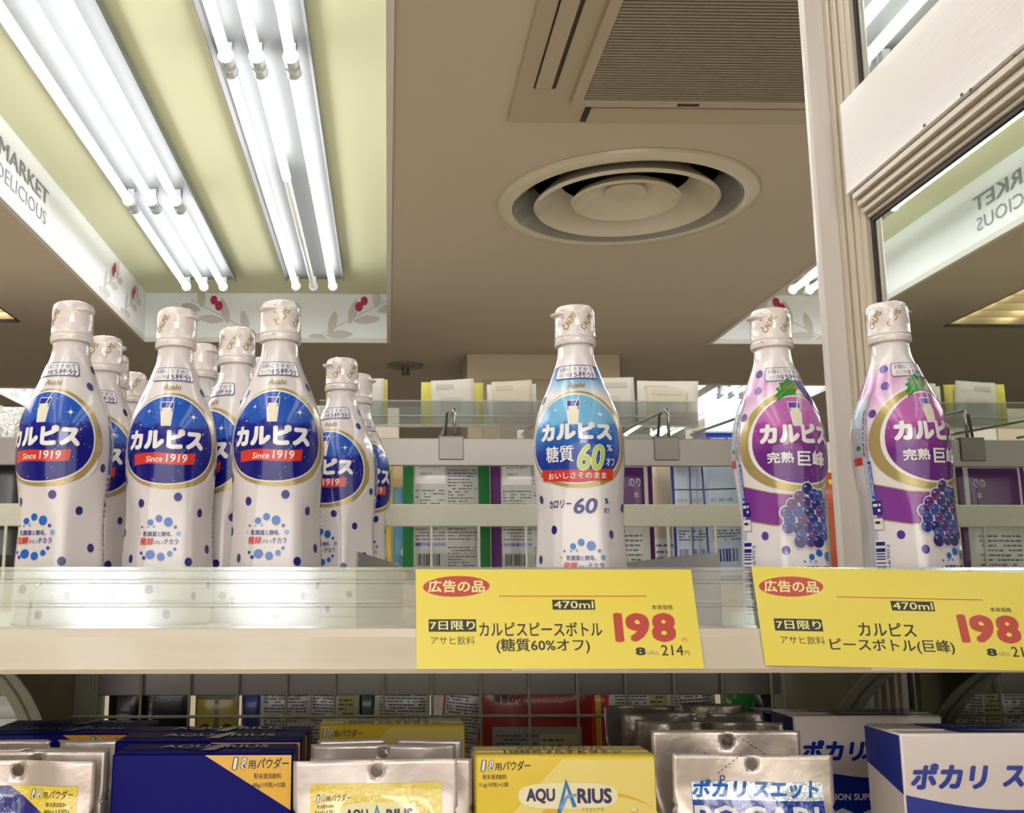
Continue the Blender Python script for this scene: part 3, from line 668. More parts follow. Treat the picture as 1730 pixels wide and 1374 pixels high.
    A.rect(s0, s0 + .024, .112, .150, BUBA if kind != 'grape' else PUR, 2); A.rrect(s0 + .012, .136, .018, .026, .003, W, 3); A.smalltext(s0 + .004, s0 + .020, .126, .147, 7, GREY, 4, 5)
    A.smalltext(s0, s0 + .024, .094, .110, 4, BUBD, 3, 6); A.rect(s0, s0 + .024, .0875, .0905, NAVY, 3)
    A.smalltext(s0, s0 + .024, .006, .086, 22, GREY, 3, 8)
    if kind == 'grape':
        A.rect(P(-118), P(-92), .148, .170, M('side_sky', '#c3d6ea', .3, coat=.6), 1); A.rect(P(-112), P(-93), .126, .147, M('side_photo', '#b9bcc8', .3, coat=.6), 1); A.ell(P(-98), .132, .003, .002, LEAF, 2, 10); A.rect(P(-112), P(-93), .119, .125, RED, 1); A.rect(P(-92), P(-82), .004, .176, M('side_strip', '#c9c6d2', .25, coat=.6), 2)
        A.text('THIS PACKAGE HAS BEEN MADE TO KEEP THE FLAVOUR', P(-84), .138, .070, .0016, INK, 3, .0, 0, True, sp=1.1)
        A.text('SINCE 1919 IN JAPAN', P(-88), .143, .036, .0019, INK, 3, .03, 0, True)
        A.rect(P(-85), P(-80), .093, .121, BUBA, 4); A.text('CONCENTRATE', P(-82.5), .107, .024, .0020, WHITE, 5, .02, 0, True)
        A.rrect(P(-80), .086, .0075, .0105, .001, NAVY, 4); A.smalltext(P(-85), P(-75), .082, .090, 2, W, 5, 3); A.rrect(P(-80), .074, .0075, .0090, .001, GREY, 4); A.rrect(P(-80), .074, .0069, .0084, .001, W, 5); A.smalltext(P(-84), P(-76), .073, .077, 1, INK, 6, 3)
        A.rect(P(-86), P(-66), .006, .062, W, 4); A.bars(P(-85), P(-74), .007, .061, NAVY, 5, 26, 3, horiz=True); A.text('4901340256902', P(-70.5), .034, .050, .0026, NAVY, 5, 0, 0, True)
    return A
def mk_cap(parent, rot, loc_h):
    b = MB(); b.lathe([(.0160, .2146), (.0164, .2156), (.0164, .2185), (.0160, .2192), (.0156, .2196), (.0160, .2206), (.0161, .2214), (.0158, .2221), (.0158, .2300), (.0156, .2400), (.0151, .2435), (.0140, .2455), (.0120, .2464), (.006, .2466), (.0005, .2466)], CAPW, 40)
    c = b.build('cap', parent, smooth=False, angle=28)
    b = MB()
    for k, (w_, d, z) in enumerate(((.0075, 0, 0),)):
        vs = []
        for (zz, rr) in ((.2372, .0150), (.2385, .0196), (.2398, .0200), (.2412, .0150)):
            for j in range(7):
                a = math.radians(-34 + 68 * j / 6); e = 1 - .75 * abs(j - 3) ** 2 / 9; q = .0150 + (rr - .0150) * e
                vs.append((q * math.sin(a), -q * math.cos(a), zz))
        fs = [(r_ * 7 + j, r_ * 7 + j + 1, r_ * 7 + 8 + j, r_ * 7 + 7 + j) for r_ in range(3) for j in range(6)]
        b.add(vs, fs + [(0, 7, 14, 21), (27, 20, 13, 6)], CAPW)
    t = b.build('cap_tab', c, angle=50)
    A = Art(); R = .0162
    for k in range(7):
        if k in (0, 6): continue
        a = k * 2 * math.pi / 7
        gv, gf, asp = glyphs('CALPIS.', .02, 1.0); h_ = .0050; w_ = .0165; ca, sa = math.cos(.95), math.sin(.95)
        for i, (v, f) in enumerate(zip(gv, gf)): A.add([((x * w_ * ca - y * h_ * sa) + a * R, .2325 + x * w_ * sa + y * h_ * ca) for x, y in v], f, GOLDL, 1 + i * .14)
    for h_ in (.2405, .235, .229, .2175): A.poly([(.0 + R * .5, h_), (.0012 + R * .5, h_ + .0010), (-.0012 + R * .5, h_ + .0010)], GOLDL, 1)
    def cs(s, h, L):
        r_ = .01585 if h < .238 else .01565
        if h < .2215: r_ = .0166
        r_ += .0001 * L; return (r_ * math.sin(s / R), -r_ * math.cos(s / R), h)
    A.build('cap_print', cs, c, step=(.0012, 1), smooth=False)
    c.rotation_euler.z = rot
    return c
VARI = {
 'blue': (BW,), 'light': (MG('bottle_sky', 'Z', [(0, '#efe8e6'), (.172, '#efe8e6'), (.182, '#8fc0e4'), (.192, '#3f86d0'), (.1965, '#20449c'), (.1968, '#efe8e6'), (.22, '#efe8e6')], .2, .7, diag=0),),
 'grape': (MG('bottle_pink', 'Z', [(0, '#efe8e6'), (.111, '#efe6e8'), (.125, '#efd6e4'), (.14, '#dba0cf'), (.152, '#efd3e4'), (.165, '#d28cc6'), (.176, '#eed0e4'), (.188, '#cf86c4'), (.1965, '#dca6d2'), (.1968, '#efe8e6'), (.24, '#efe8e6')], .2, .7, diag=0),)}
# pink swirls end at the shoulder line; mix in slanting streaks
m = MATS['bottle_pink']; nt = m.node_tree; L_ = nt.links.new
rampn = [n for n in nt.nodes if n.type == 'VALTORGB'][0]; spx = [n for n in nt.nodes if n.type == 'SEPXYZ'][0]; bs = nt.nodes['Principled BSDF']
add = nt.nodes.new('ShaderNodeMath'); add.operation = 'MULTIPLY_ADD'; L_(spx.outputs[0], add.inputs[0]); add.inputs[1].default_value = -1.1; L_(spx.outputs[2], add.inputs[2])
wv = nt.nodes.new('ShaderNodeMath'); wv.operation = 'MULTIPLY'; L_(add.outputs[0], wv.inputs[0]); wv.inputs[1].default_value = 210
sn = nt.nodes.new('ShaderNodeMath'); sn.operation = 'SINE'; L_(wv.outputs[0], sn.inputs[0])
r2 = nt.nodes.new('ShaderNodeValToRGB'); r2.color_ramp.elements[0].color = col('#d79acb'); r2.color_ramp.elements[1].color = col('#f0dbe8')
mr = nt.nodes.new('ShaderNodeMapRange'); mr.inputs[1].default_value = -1; L_(sn.outputs[0], mr.inputs[0]); L_(mr.outputs[0], r2.inputs[0])
f1 = nt.nodes.new('ShaderNodeMapRange'); f1.inputs[1].default_value = .112; f1.inputs[2].default_value = .145; L_(spx.outputs[2], f1.inputs[0])
f2 = nt.nodes.new('ShaderNodeMath'); f2.operation = 'LESS_THAN'; L_(spx.outputs[2], f2.inputs[0]); f2.inputs[1].default_value = .1965
f3 = nt.nodes.new('ShaderNodeMath'); f3.operation = 'MULTIPLY'; L_(f1.outputs[0], f3.inputs[0]); L_(f2.outputs[0], f3.inputs[1])
mx = nt.nodes.new('ShaderNodeMix'); mx.data_type = 'RGBA'; L_(f3.outputs[0], mx.inputs[0]); mx.inputs[6].default_value = col('#efe8e6'); L_(r2.outputs[0], mx.inputs[7]); L_(mx.outputs[2], bs.inputs['Base Color'])

PROTO = {}
def make_bottle(kind, label):
    r = empty('drink_bottle', (0, 0, 0), label, 'bottle')
    bottle_body(VARI[kind][0]).build('body', r, smooth=True)
    A = mk_label(kind); cut = A.secs + [('', len(A.p))]
    for (nm, a), (_, c) in zip(cut, cut[1:]):
        B = Art(); B.p = A.p[a:c]; o = B.build(nm, surf, r, step=(.0034, .0060), smooth=True)
        if nm == 'spot_print': o['kind'] = 'stuff'
    mk_cap(r, 0, 0); return r
ZB = -.0285
def put_bottle(kind, x, y, rot, cap, label, group, tilt=0):
    if kind not in PROTO:
        PROTO[kind] = make_bottle(kind, label); index_kids(PROTO[kind]); o = PROTO[kind]; c = [k for k in o.children if k.name.startswith('cap')][0]
    else:
        base = PROTO[kind]; o = base.copy(); COL.objects.link(o); c = None
        for k in KIDS[base.name]:
            q = copy_tree(k, o)
            if k.name.startswith('cap'): c = q
    o.location = (x, y, ZB + (.0006 if tilt else 0)); o.rotation_euler = (0, math.radians(tilt), math.radians(rot)); c.rotation_euler.z = math.radians(cap - rot)
    o['label'] = label; o['category'] = 'bottle'
    if group: o['group'] = group
    return o
GB = 'blue spotted drink bottles'; GP = 'purple grape drink bottles'
ZC = ZB + .2466
def at(px, py): p = aZ(px, py, ZC + .001); return p.x, p.y
for (px, py, rot, cap, lab) in (
    (125, 512, -10, 60, 'blue spotted bottle at the far left end of the front row, label turned left'),
    (300, 523, 8, 70, 'blue spotted bottle, second from left in the front row'),
    (475, 511, 3, -40, 'blue spotted bottle, tallest in view, rightmost of the front trio'),
    (402, 555, -42, 150, 'blue spotted bottle between and behind the second and third front ones, label turned away left'),
    (178, 570, 5, 130, 'blue spotted bottle just behind the far left one'),
    (191, 600, 20, 40, 'blue spotted bottle third back in the far left file, mostly hidden'),
    (223, 630, -15, 130, 'small looking blue spotted bottle furthest back in the left file'),
    (340, 582, 30, 60, 'blue spotted bottle peeping out right behind the second front one'),
    (357, 631, 12, 35, 'blue spotted bottle deep behind, cap visible in the gap right of the second front one'),
    (437, 606, -20, 60, 'blue spotted bottle whose cap shows between the two taller caps'),
    (578, 606, -22, -60, 'blue spotted bottle standing alone right of the trio, set back'),
    (604, 632, 25, 75, 'blue spotted bottle close behind the set back right one'),):
    x, y = at(px, py); put_bottle('blue', x, y, rot, cap, lab, GB)
x, y = at(970, 518); put_bottle('light', x, y, -11, -75, 'light blue bottle with green 60 and red ribbon, alone in the middle', None)
x, y = at(1300, 523); put_bottle('grape', x, y, 7, -75, 'purple grape bottle left of the white post', GP)
x, y = at(1482, 518); put_bottle('grape', x + .008, y - .006, 17, 95, 'purple grape bottle at the right in front of the mirror, barcode showing', GP, tilt=-1.2)
# ------------------------------------------------------------------ price tickets in the holder
YEL = M('ticket_yellow', '#f2dd52', .35, coat=.7, coatr=.2); TRED = M('ticket_red', '#c23a2c', .4, coat=.6, coatr=.2); TINK = M('ticket_ink', '#2a2316', .5, coat=.2, coatr=.2); PAPER = M('paper_white', '#ece5da', .6); TY2 = M('ticket_pale', '#f6efa0', .4, coat=.6, coatr=.2)
A17 = math.atan(T17)
def ticket(xl, w_, zt, zb, art, label, rot, off):
    zc = (zt + zb) / 2; h_ = (zt - zb) / math.cos(A17)
    o = MB().box(-w_ / 2, w_ / 2, -.0002, .0002, -h_ / 2, h_ / 2, YEL).build('price_ticket')
    o.location = (xl + w_ / 2, hy(zc) + off, zc); o.rotation_euler = (-A17, math.radians(rot), 0)
    tag(o, label, 'price tag', 'yellow price tickets')
    art.build('print', lambda x, z, L: (x, -.0002 - L * .00007, z), o); return o
def ticket_art(cx, cy, k, lines, c2):
    A = Art(); X = lambda x: (x - cx) * k; Z = lambda y: (cy - y) * k
    A.ell(X(c2[0]), Z(c2[1]), 198 * k, 63 * k, TRED, 1, 30, 2, .03); A.text('広告の品', X(c2[0]), Z(c2[1]), 335 * k, 76 * k, TY2, 2, .03, .04)
    return A, X, Z
A, X, Z = ticket_art(860, 322, .0001167, None, (277, 132)); k = .0001167
A.rect(X(527), X(1397), Z(194), Z(189), TRED); A.rect(X(838), X(1088), Z(273), Z(213), TINK); A.text('470ml', X(963), Z(243), 232 * k, 45 * k, TY2, 2, .01)
A.text('本体価格', X(1483), Z(258), 125 * k, 30 * k, TINK, 1, .01); A.rect(X(110), X(386), Z(402), Z(329), TINK); A.text('7日限り', X(248), Z(365), 262 * k, 54 * k, TY2, 2, .02)
A.text('アサヒ飲料', X(248), Z(453), 255 * k, 50 * k, TINK, 1); A.text('カルピスピースボトル', X(760), Z(388), 715 * k, 84 * k, TINK, 1, .02); A.text('(糖質60%オフ)', X(768), Z(485), 540 * k, 88 * k, TINK, 1, .02)
A.text('1', X(1215), Z(378), 52 * k, 172 * k, TRED, 1, .05); A.text('9', X(1325), Z(378), 140 * k, 172 * k, TRED, 1, .06, .05); A.text('8', X(1478), Z(378), 140 * k, 172 * k, TRED, 1, .06, .05)
A.text('円', X(1590), Z(452), 26 * k, 26 * k, TRED, 1); A.text('8', X(1328), Z(517), 58 * k, 46 * k, TINK, 1, .05); A.text('%税込', X(1398), Z(525), 68 * k, 26 * k, GREY, 1); A.text('214', X(1512), Z(511), 128 * k, 60 * k, TINK, 1, .01); A.text('円', X(1596), Z(527), 26 * k, 26 * k, TINK, 1)
ticket(.0195, .192, .0112, -.0545, A, 'yellow price ticket below the middle bottle, product name in two rows', 0, -.0035)
A, X, Z = ticket_art(957, 335, .000114, None, (340, 155)); k = .000114
A.rect(X(607), X(1500), Z(216), Z(211), TRED); A.rect(X(932), X(1194), Z(291), Z(231), TINK); A.text('470ml', X(1063), Z(261), 242 * k, 46 * k, TY2, 2, .01)
A.text('本体価格', X(1597), Z(272), 130 * k, 30 * k, TINK, 1, .01); A.rect(X(203), X(492), Z(428), Z(354), TINK); A.text('7日限り', X(348), Z(391), 270 * k, 54 * k, TY2, 2, .02)
A.text('アサヒ飲料', X(358), Z(482), 265 * k, 50 * k, TINK, 1); A.text('カルピス', X(878), Z(408), 345 * k, 84 * k, TINK, 1, .02); A.text('ピースボトル(巨峰)', X(890), Z(508), 745 * k, 88 * k, TINK, 1, .02)
A.text('1', X(1342), Z(392), 54 * k, 172 * k, TRED, 1, .05); A.text('9', X(1455), Z(392), 145 * k, 172 * k, TRED, 1, .06, .05); A.text('8', X(1612), Z(392), 145 * k, 172 * k, TRED, 1, .06, .05)
A.text('円', X(1725), Z(465), 26 * k, 26 * k, TRED, 1); A.text('8', X(1480), Z(532), 60 * k, 46 * k, TINK, 1, .05); A.text('%税込', X(1552), Z(540), 68 * k, 26 * k, GREY, 1); A.text('214', X(1665), Z(526), 130 * k, 60 * k, TINK, 1, .01)
ticket(.2535, .192, .0112, -.0545, A, 'yellow price ticket at the right edge under the grape bottles', 1.2, -.0035)
for x, w_, lab in ((.122, .078, 'white paper slip poking out under the price ticket below the middle bottle'), (.372, .095, 'white paper slip poking out under the right hand price ticket')):
    o = MB().box(-w_ / 2, w_ / 2, -.0002, .0002, -.025, .025, PAPER).build('paper_slip'); o.location = (x, hy(-.031) - .0022, -.0315); o.rotation_euler = (-A17, math.radians(-.6), 0); tag(o, lab, 'paper')

# ------------------------------------------------------------------ clear dividers and wire arch on the shelf
def divider(p0, p1, z0a, z0b, label):
    (x0, y0), (x1, y1) = p0, p1; l = math.hypot(x1 - x0, y1 - y0); a = math.atan2(y1 - y0, x1 - x0)
    o = MB().prism([(0, 0), (l, 0), (l, z0b - ZB - .0002), (l * .9, z0b - ZB + .002), (0, z0a - ZB)], 'y', -.0008, .0008, clear_mat('clear_divider', '#e8eceb', .22, .0, .25)).build('shelf_divider')
    o.location = (x0, y0, ZB + .0002); o.rotation_euler.z = a; tag(o, label, 'divider')
divider((-.0215, .737), (.012, .86), .0235, .0150, 'clear plastic shelf divider right of the set back blue bottle')
divider((.236, .738), (.165, .93), .0235, .0140, 'clear plastic shelf divider between middle and first grape bottle')
b = MB(); xa = aY(98, 1000, .737).x; pts = [(-.0185, 0, 0)] + [(-.0165 * math.cos(math.pi * k / 10) * 1.0, 0, .020 + .0125 * math.sin(math.pi * k / 10)) for k in range(11)] + [(.0185, 0, 0)]
o = b.tube(pts, .0013, CHROME, 8).build('wire_stop', smooth=True); o.location = (xa, .733, ZB + .0012); tag(o, 'low bent wire arch in front of the far left bottle', 'wire stop')

# ------------------------------------------------------------------ hooks hung over the top rail
HPL = clear_mat('hook_plate_clear', '#d4d0c8', .14, -.02, .3); WIREM = M('hook_wire', '#a7a6a3', .25, metal=1); CLIPM = M('clip_steel', '#6d6964', .35, metal=.8)
for px, lab, yend, plate in ((762, 'chrome hook and clip seen left of the middle bottle', 1.50, False), (932, 'hook hidden behind the middle bottle with a pale plate at its end', 1.478, True), (1125, 'chrome hook and clip seen between middle and grape bottles', 1.50, False), (1284, 'long hook behind the first grape bottle with a pale plate at its end', 1.478, True), (590, 'chrome hook behind the set back blue bottle', 1.50, False), (420, 'chrome hook behind the front blue bottles', 1.5, False), (170, 'chrome hook behind the left blue bottles', 1.5, False)):
    x = aY(px, 740, YR).x; zt = .205; ztop = .1702
    r = empty('rail_hook', (x, YR, ztop), lab, 'hook')
    b = MB(); b.box(-.0145, .0145, -.0022, -.0006, -.0255, .0012, CLIPM, .0006); b.box(-.0145, .0145, -.0022, .0082, .0006, .0022, CLIPM, .0005); b.build('clip', r)
    b = MB(); zr = zt - ztop
    b.tube([(.004, .001, .002), (.004, .001, zr - .004), (.0035, .004, zr), (.0035, .010, zr + .0005), (.0035, yend - YR, zr + .012)], .0019, WIREM, 8); b.build('hook_wire', r, smooth=True)
    b = MB(); b.tube([(-.007, .009, .001), (-.004, .009, zr - .004), (.0035, .006, zr - .001)], .0019, WIREM, 8); b.build('brace_wire', r, smooth=True)
    if plate:
        b = MB(); b.box(-.030, .026, yend - YR, yend - YR + .0012, zr + .002, zr + .046, HPL); b.box(-.004, .006, yend - YR - .004, yend - YR - .0004, zr + .003, zr + .018, PAPER, .0005); b.build('ticket_plate', r)
# clear price bar of the other side with paper tickets standing in it
xa, xb = aY(540, 700, 1.56).x, aY(1176, 700, 1.56).x
pr = empty('clear_price_bar', ((xa + xb) / 2, 1.56, .2415), 'long clear price bar with paper tickets behind the bottles', 'price holder'); hw = (xb - xa) / 2
MB().box(-hw, hw, -.003, -.0022, 0, .039, CLR3).build('front_sheet', pr); MB().box(-hw, hw, .003, .0038, 0, .030, CLR3).build('back_sheet', pr)
for z, m in ((0, CLR4), (.0145, CLR4), (.0375, CLR4)): MB().box(-hw, hw, -.0045, -.0031, z, z + .0022, m).build('rib', pr)
MB().box(-hw, hw, -.0030, .0038, -.0015, -.0002, CLR4).build('base', pr)
for px in (604, 985): x = aY(px, 730, 1.56).x - (xa + xb) / 2; MB().tube([(x, 0, -.0016), (x, 0, .0063 - .2415)], .003, STEEL, 8).build('leg', pr, smooth=True)
YC = M('card_yellow', '#e8dc6a', .6); CW = M('card_white', '#e9e4d8', .6); CC = M('card_cream', '#e3d8c0', .6)
for i, (p0, p1, yt, yy, rot, m, lab) in enumerate(((551, 655, 641, .0018, 0, YC, 'pale yellow ticket behind the cap of the set back blue bottle'), (577, 648, 640, .0002, 1, CW, 'white ticket in front of the pale yellow one at left'), (711, 816, 646, .0018, .6, YC, 'yellow ticket behind the chrome hook left of the middle bottle'), (731, 803, 642, .0002, -2.4, CW, 'white ticket tilted in front of the yellow one'),
    (824, 907, 649, .0018, -1, CW, 'white ticket just left of the middle bottle, rear of two'), (834, 901, 644, .0002, -2.5, CC, 'cream ticket just left of the middle bottle, front of two'), (985, 1073, 638, .0010, -1, CW, 'white ticket half hidden by the right side of the middle bottle'), (1076, 1178, 644, .0018, 1, CW, 'wide white ticket between middle and grape bottles'), (1091, 1160, 654, .0002, 2, CC, 'cream ticket with a curling corner over the wide white one'))):
    a_, c_ = aY(p0, 660, 1.56).x, aY(p1, 660, 1.56).x; zt = aY((p0 + p1) / 2, yt, 1.56).z; w_ = c_ - a_; h_ = zt - .2430
    b = MB(); n = 8; vs = []
    for j in range(5):
        for q in range(n + 1): 
            u = q / n; v = j / 4; vs.append(((u - .5) * w_, -.004 * max(0, v - .6) * max(0, u - .4) * 6 * (i % 2) , v * h_))
    b.add(vs, [(j * (n + 1) + q, j * (n + 1) + q + 1, (j + 1) * (n + 1) + q + 1, (j + 1) * (n + 1) + q) for j in range(4) for q in range(n)], m)
    o = b.build('paper_ticket', smooth=True, fix=False); o.location = ((a_ + c_) / 2, 1.56 + yy, .2430); o.rotation_euler.y = math.radians(rot); tag(o, lab, 'price tag', 'tickets in the far price bar')
    s = o.modifiers.new('thickness', 'SOLIDIFY'); s.thickness = .0003
    A = Art(); 
    if m is not YC: A.rect(-w_ * .38, w_ * .36, h_ * .80, h_ * .90, M('show_through', '#dad5c8', .6), 1); A.rect(-w_ * .3, w_ * .2, h_ * .3, h_ * .62, M('show_through', '#dad5c8', .6), 1); A.build('show_through', lambda x, z, L: (x, -.0009 , z), o)

INKP = M('pack_ink', '#5c5b60', .5)
# ------------------------------------------------------------------ packages behind the rack
FOIL = M('foil_silver', '#d4c6bc', .32, metal=.55, bump=.2, bscale=24); FOILW = M('foil_pearl', '#d8cbc4', .3, metal=.35, bump=.15, bscale=22, coat=.3); FOILB = M('foil_shaded', '#a39a90', .38, metal=.6, bump=.5, bscale=30)  # FOILB: darker copy of the silver foil, shade of the rear sachets in its colour
def P_(name, h, r=.3, c=.4, **k): return M(name, h, r, coat=c, **k)
PG, PPU, PBE, PBL, PLB, PRD, PNV, PYE, PWH, PGY, PPK, PBK, PSK = (P_('pack_green', '#1f7a3c'), P_('pack_purple', '#5a1f6a'), P_('pack_beige', '#d9c8a6'), P_('pack_blue', '#2440a0'), P_('pack_pale_blue', '#c9d6ea'), P_('pack_red', '#b42a26'), P_('pack_navy', '#161a50'), P_('pack_yellow', '#e3c83c'), P_('pack_white', '#e6e3de'), P_('pack_grey', '#b4b3ae'), P_('pack_pink', '#d890a4'), P_('pack_black', '#121113', .25, .3), P_('pack_sky', '#5fa0cc'))
def pack(name, p0, p1, yt, Y, zb, th, m, label, art=None, group=None, tilt=0, cat='package', lean=0):
    py = yt; a_, c_ = aY(p0, py, Y).x, aY(p1, py, Y).x; zt = aY((p0 + p1) / 2, yt, Y).z; w_ = c_ - a_; h_ = zt - zb
    r = empty(name, ((a_ + c_) / 2, Y, zb), label, cat, group); r.rotation_euler.y = math.radians(tilt); r.rotation_euler.x = -math.radians(lean); r.location.z += abs(math.sin(math.radians(tilt))) * w_ / 2
    b = MB(); nx, nz = 10, 14
    vs = []
    for sgn in (-1, 1):
        for j in range(nz + 1):
            for i in range(nx + 1):
                u, v = i / nx, j / nz; e = min(1, min(u, 1 - u) * 5) * min(1, min(v, 1 - v) * 6); e = e ** .6
                vs.append(((u - .5) * w_, sgn * th / 2 * e + th / 2, v * h_))
    N = (nx + 1) * (nz + 1); fs = []
    for j in range(nz):
        for i in range(nx):
            k = j * (nx + 1) + i; fs += [(k, k + 1, k + nx + 2, k + nx + 1), (N + k + 1, N + k, N + k + nx + 1, N + k + nx + 2)]
    b.add(vs, fs, m); o = b.build('pouch', r, smooth=True)
    if art:
        A = Art(); art(A, w_, h_)
        def fn(x, z, L):
            u, v = min(max(x / w_ + .5, 0), 1), min(max(z / h_, 0), 1); e = (min(1, min(u, 1 - u) * 5) * min(1, min(v, 1 - v) * 6)) ** .6
            return (x, -th / 2 * e + th / 2 - .0002 - L * .00012, z)
        A.build('print', fn, r, step=(w_ / 10, h_ / 14), smooth=True)
    return r
def back_label(seed, photo=None, code='2021.02.02+F', table=True, lab=None):
    def f(A, w, h):
        m = lab or PGY
        A.rect(-w * .38, w * .36, h * .06, h * .97, m, 1); A.rect(-w * .36, -w * .02, h * .74, h * .96, PWH, 2); A.text(code, -w * .19, h * .88, w * .26, h * .024, INK, 3); A.text('AE30 / F', -w * .24, h * .82, w * .13, h * .02, INK, 3)
        A.smalltext(-w * .36, -w * .02, h * .30, h * .70, 16, INKP, 2, seed, .42); A.smalltext(w * .01, w * .34, h * .52, h * .86, 14, INKP, 2, seed + 1, .42)
        A.smalltext(w * .01, w * .34, h * .30, h * .48, 7, INKP, 2, seed + 2, .35); A.rect(-w * .36, -w * .02, h * .26, h * .285, BUBD, 2); A.bars(-w * .34, -w * .08, h * .11, h * .20, INK, 2, 24, seed)
        A.smalltext(w * .01, w * .32, h * .10, h * .26, 7, INKP, 2, seed + 5, .4)
        if photo:
            A.rect(w * .0, w * .33, h * .88, h * .97, photo, 2)
            for q in range(3): A.ell(w * (.06 + q * .1), h * .925, w * .045, h * .032, M('photo_cream', '#d6cf9a', .4), 3, 14); A.ell(w * (.06 + q * .1), h * .925, w * .025, h * .018, M('photo_green', '#7f8a48', .4), 4, 10)
    return f
GR = 'packets behind the mesh, upper level'
zt_ = .0065
pack('snack_pouch', 681, 828, 762, 1.225, zt_, .016, PG, 'green edged pouch, its back label facing, left of the middle bottle', back_label(3, PBK), GR)
pack('snack_pouch', 829, 968, 764, 1.228, zt_, .016, PPU, 'purple edged pouch with back label, left edge behind the middle bottle', back_label(9, None, '2021.05.28+S'), GR)
def pf(A, w, h):
    A.rect(-w * .40, w * .42, h * .05, h * .95, PWH, 1); A.rect(-w * .36, w * .36, h * .42, h * .88, PPU, 2); A.text('のり', w * .22, h * .76, w * .16, h * .07, PWH, 3); A.text('年', w * .24, h * .66, w * .07, h * .05, PWH, 3); A.smalltext(-w * .3, w * .3, h * .46, h * .60, 4, PPK, 3, 4, .35); A.smalltext(-w * .3, w * .3, h * .10, h * .36, 7, GREY, 2, 14, .4)
pack('snack_pouch', 985, 1103, 764, 1.232, zt_, .016, PPU, 'purple pouch with white frame right of the middle bottle', pf, GR)
pack('carton', 1099, 1137, 700 + 70, 1.30, zt_, .03, PBE, 'plain beige carton between purple pouch and blue packets', lambda A, w, h: (A.rect(-w * .45, w * .45, h * .02, h * .33, PWH, 1), A.smalltext(-w * .4, w * .4, h * .05, h * .3, 5, GREY, 2, 3, .4)), GR, cat='box')
def bluepk(seed):
    def f(A, w, h):
        A.rect(-w * .40, w * .40, h * .03, h * .97, PLB, 1); A.rect(-w * .4, w * .4, h * .70, h * .71, INK, 2); A.text('お茶漬', -w * .05, h * .62, w * .5, h * .03, PG, 2); A.rect(-w * .25, w * .3, h * .42, h * .55, PPK, 2); A.smalltext(-w * .2, w * .25, h * .44, h * .53, 3, PRD, 3, seed); A.bars(-w * .3, w * .2, h * .14, h * .24, NAVY, 2, 16, seed); A.smalltext(-w * .3, w * .3, h * .3, h * .39, 4, INKP, 2, seed + 1)
    return f
for i, (p0, p1, t, Y, lab) in enumerate(((1134, 1166, 0, 1.22, 'blue edged packet nearest the beige carton'), (1160, 1176, 0, 1.235, 'thin blue edged packet seen on edge, second right of the beige carton'), (1173, 1190, -1.5, 1.25, 'thin blue edged packet leaning left, third right of the beige carton'), (1185, 1262, -2, 1.262, 'pale blue packet with pink picture beside the first grape bottle'))):
    pack('soup_packet', p0, p1, 765, Y, zt_, .008, PBL, lab, bluepk(i + 3), 'blue edged packets behind the mesh', t)
pack('snack_pouch', 1262, 1385, 766, 1.24, zt_, .014, PG, 'green edged pouch hidden behind the first grape bottle, seen in the mirror', back_label(21, PBK, '2021.05.00.1'), GR)
pack('snack_pouch', 652, 664, 760, 1.29, zt_, .012, PYE, 'narrow yellow packet edge beside the green edged pouch', None, GR)
def gpan(A, w, h): A.rect(-w * .5, w * .5, h * .72, h, M('pack_tan', '#d6b48a', .4), 1); A.text('G', w * .20, h * .22, w * .42, h * .09, PWH, 2, .04)
pack('snack_pouch', 655, 700, 764, 1.34, zt_, .012, PSK, 'sky blue packet with white G behind the yellow packet edge', gpan, GR)
for k in range(5): 
    p = aY(652 + (k % 3) * 12, 950 - (k // 3) * 13, 1.222); o = MB().lathe([(.003, 0), (.008, .002), (.009, .006), (.006, .0095), (.002, .010)], PYE, 12).build('candy', smooth=True); o.location = (p.x, 1.212 + .0, zt_ + (k // 3) * .0101); tag(o, 'small yellow wrapped sweet at the foot of the narrow yellow packet', 'sweet', 'small yellow sweets')
pack('plastic_case', 1166, 1262, 727, 1.50, zt_, .05, P_('case_blue', '#1f3fa8', .2, .8), 'rounded blue case showing above the rail left of the first grape bottle', lambda A, w, h: (A.rrect(0, h * .5, w * .8, h * .93, .006, M('case_blue2', '#4a68c4', .3, coat=.6), 1), A.smalltext(-w * .1, w * .3, h * .945, h * .96, 1, PWH, 2, 4)), None, cat='case')
pack('carton', 1385, 1420, 797, 1.215, zt_, .02, M('pack_orange', '#b5481f', .3, coat=.5), 'small orange carton left of the white post', lambda A, w, h: (A.ring(w * .1, h * .66, .006, .0008, PRD, 1), A.smalltext(-w * .4, w * .4, h * .86, h * .95, 1, PYE, 2, 4)), None, cat='box')
pack('black_package', -110, 52, 742, 1.235, zt_, .03, PBK, 'black package in clear film at the far left edge', lambda A, w, h: (A.rrect(w * .32, h * .35, w * .3, h * .35, .006, M('pack_charcoal', '#3a3a3c', .4), 1), A.rrect(w * .32, h * .35, w * .28, h * .34, .005, PBK, 2)), None)
r = pack('film_bag', -120, 58, 682, 1.275, zt_, .05, M('film_white', '#c9c8c4', .12, metal=.3, coat=1, bump=.9, bscale=40), 'crumpled glossy clear film bag rising behind the black package at far left', None, None)
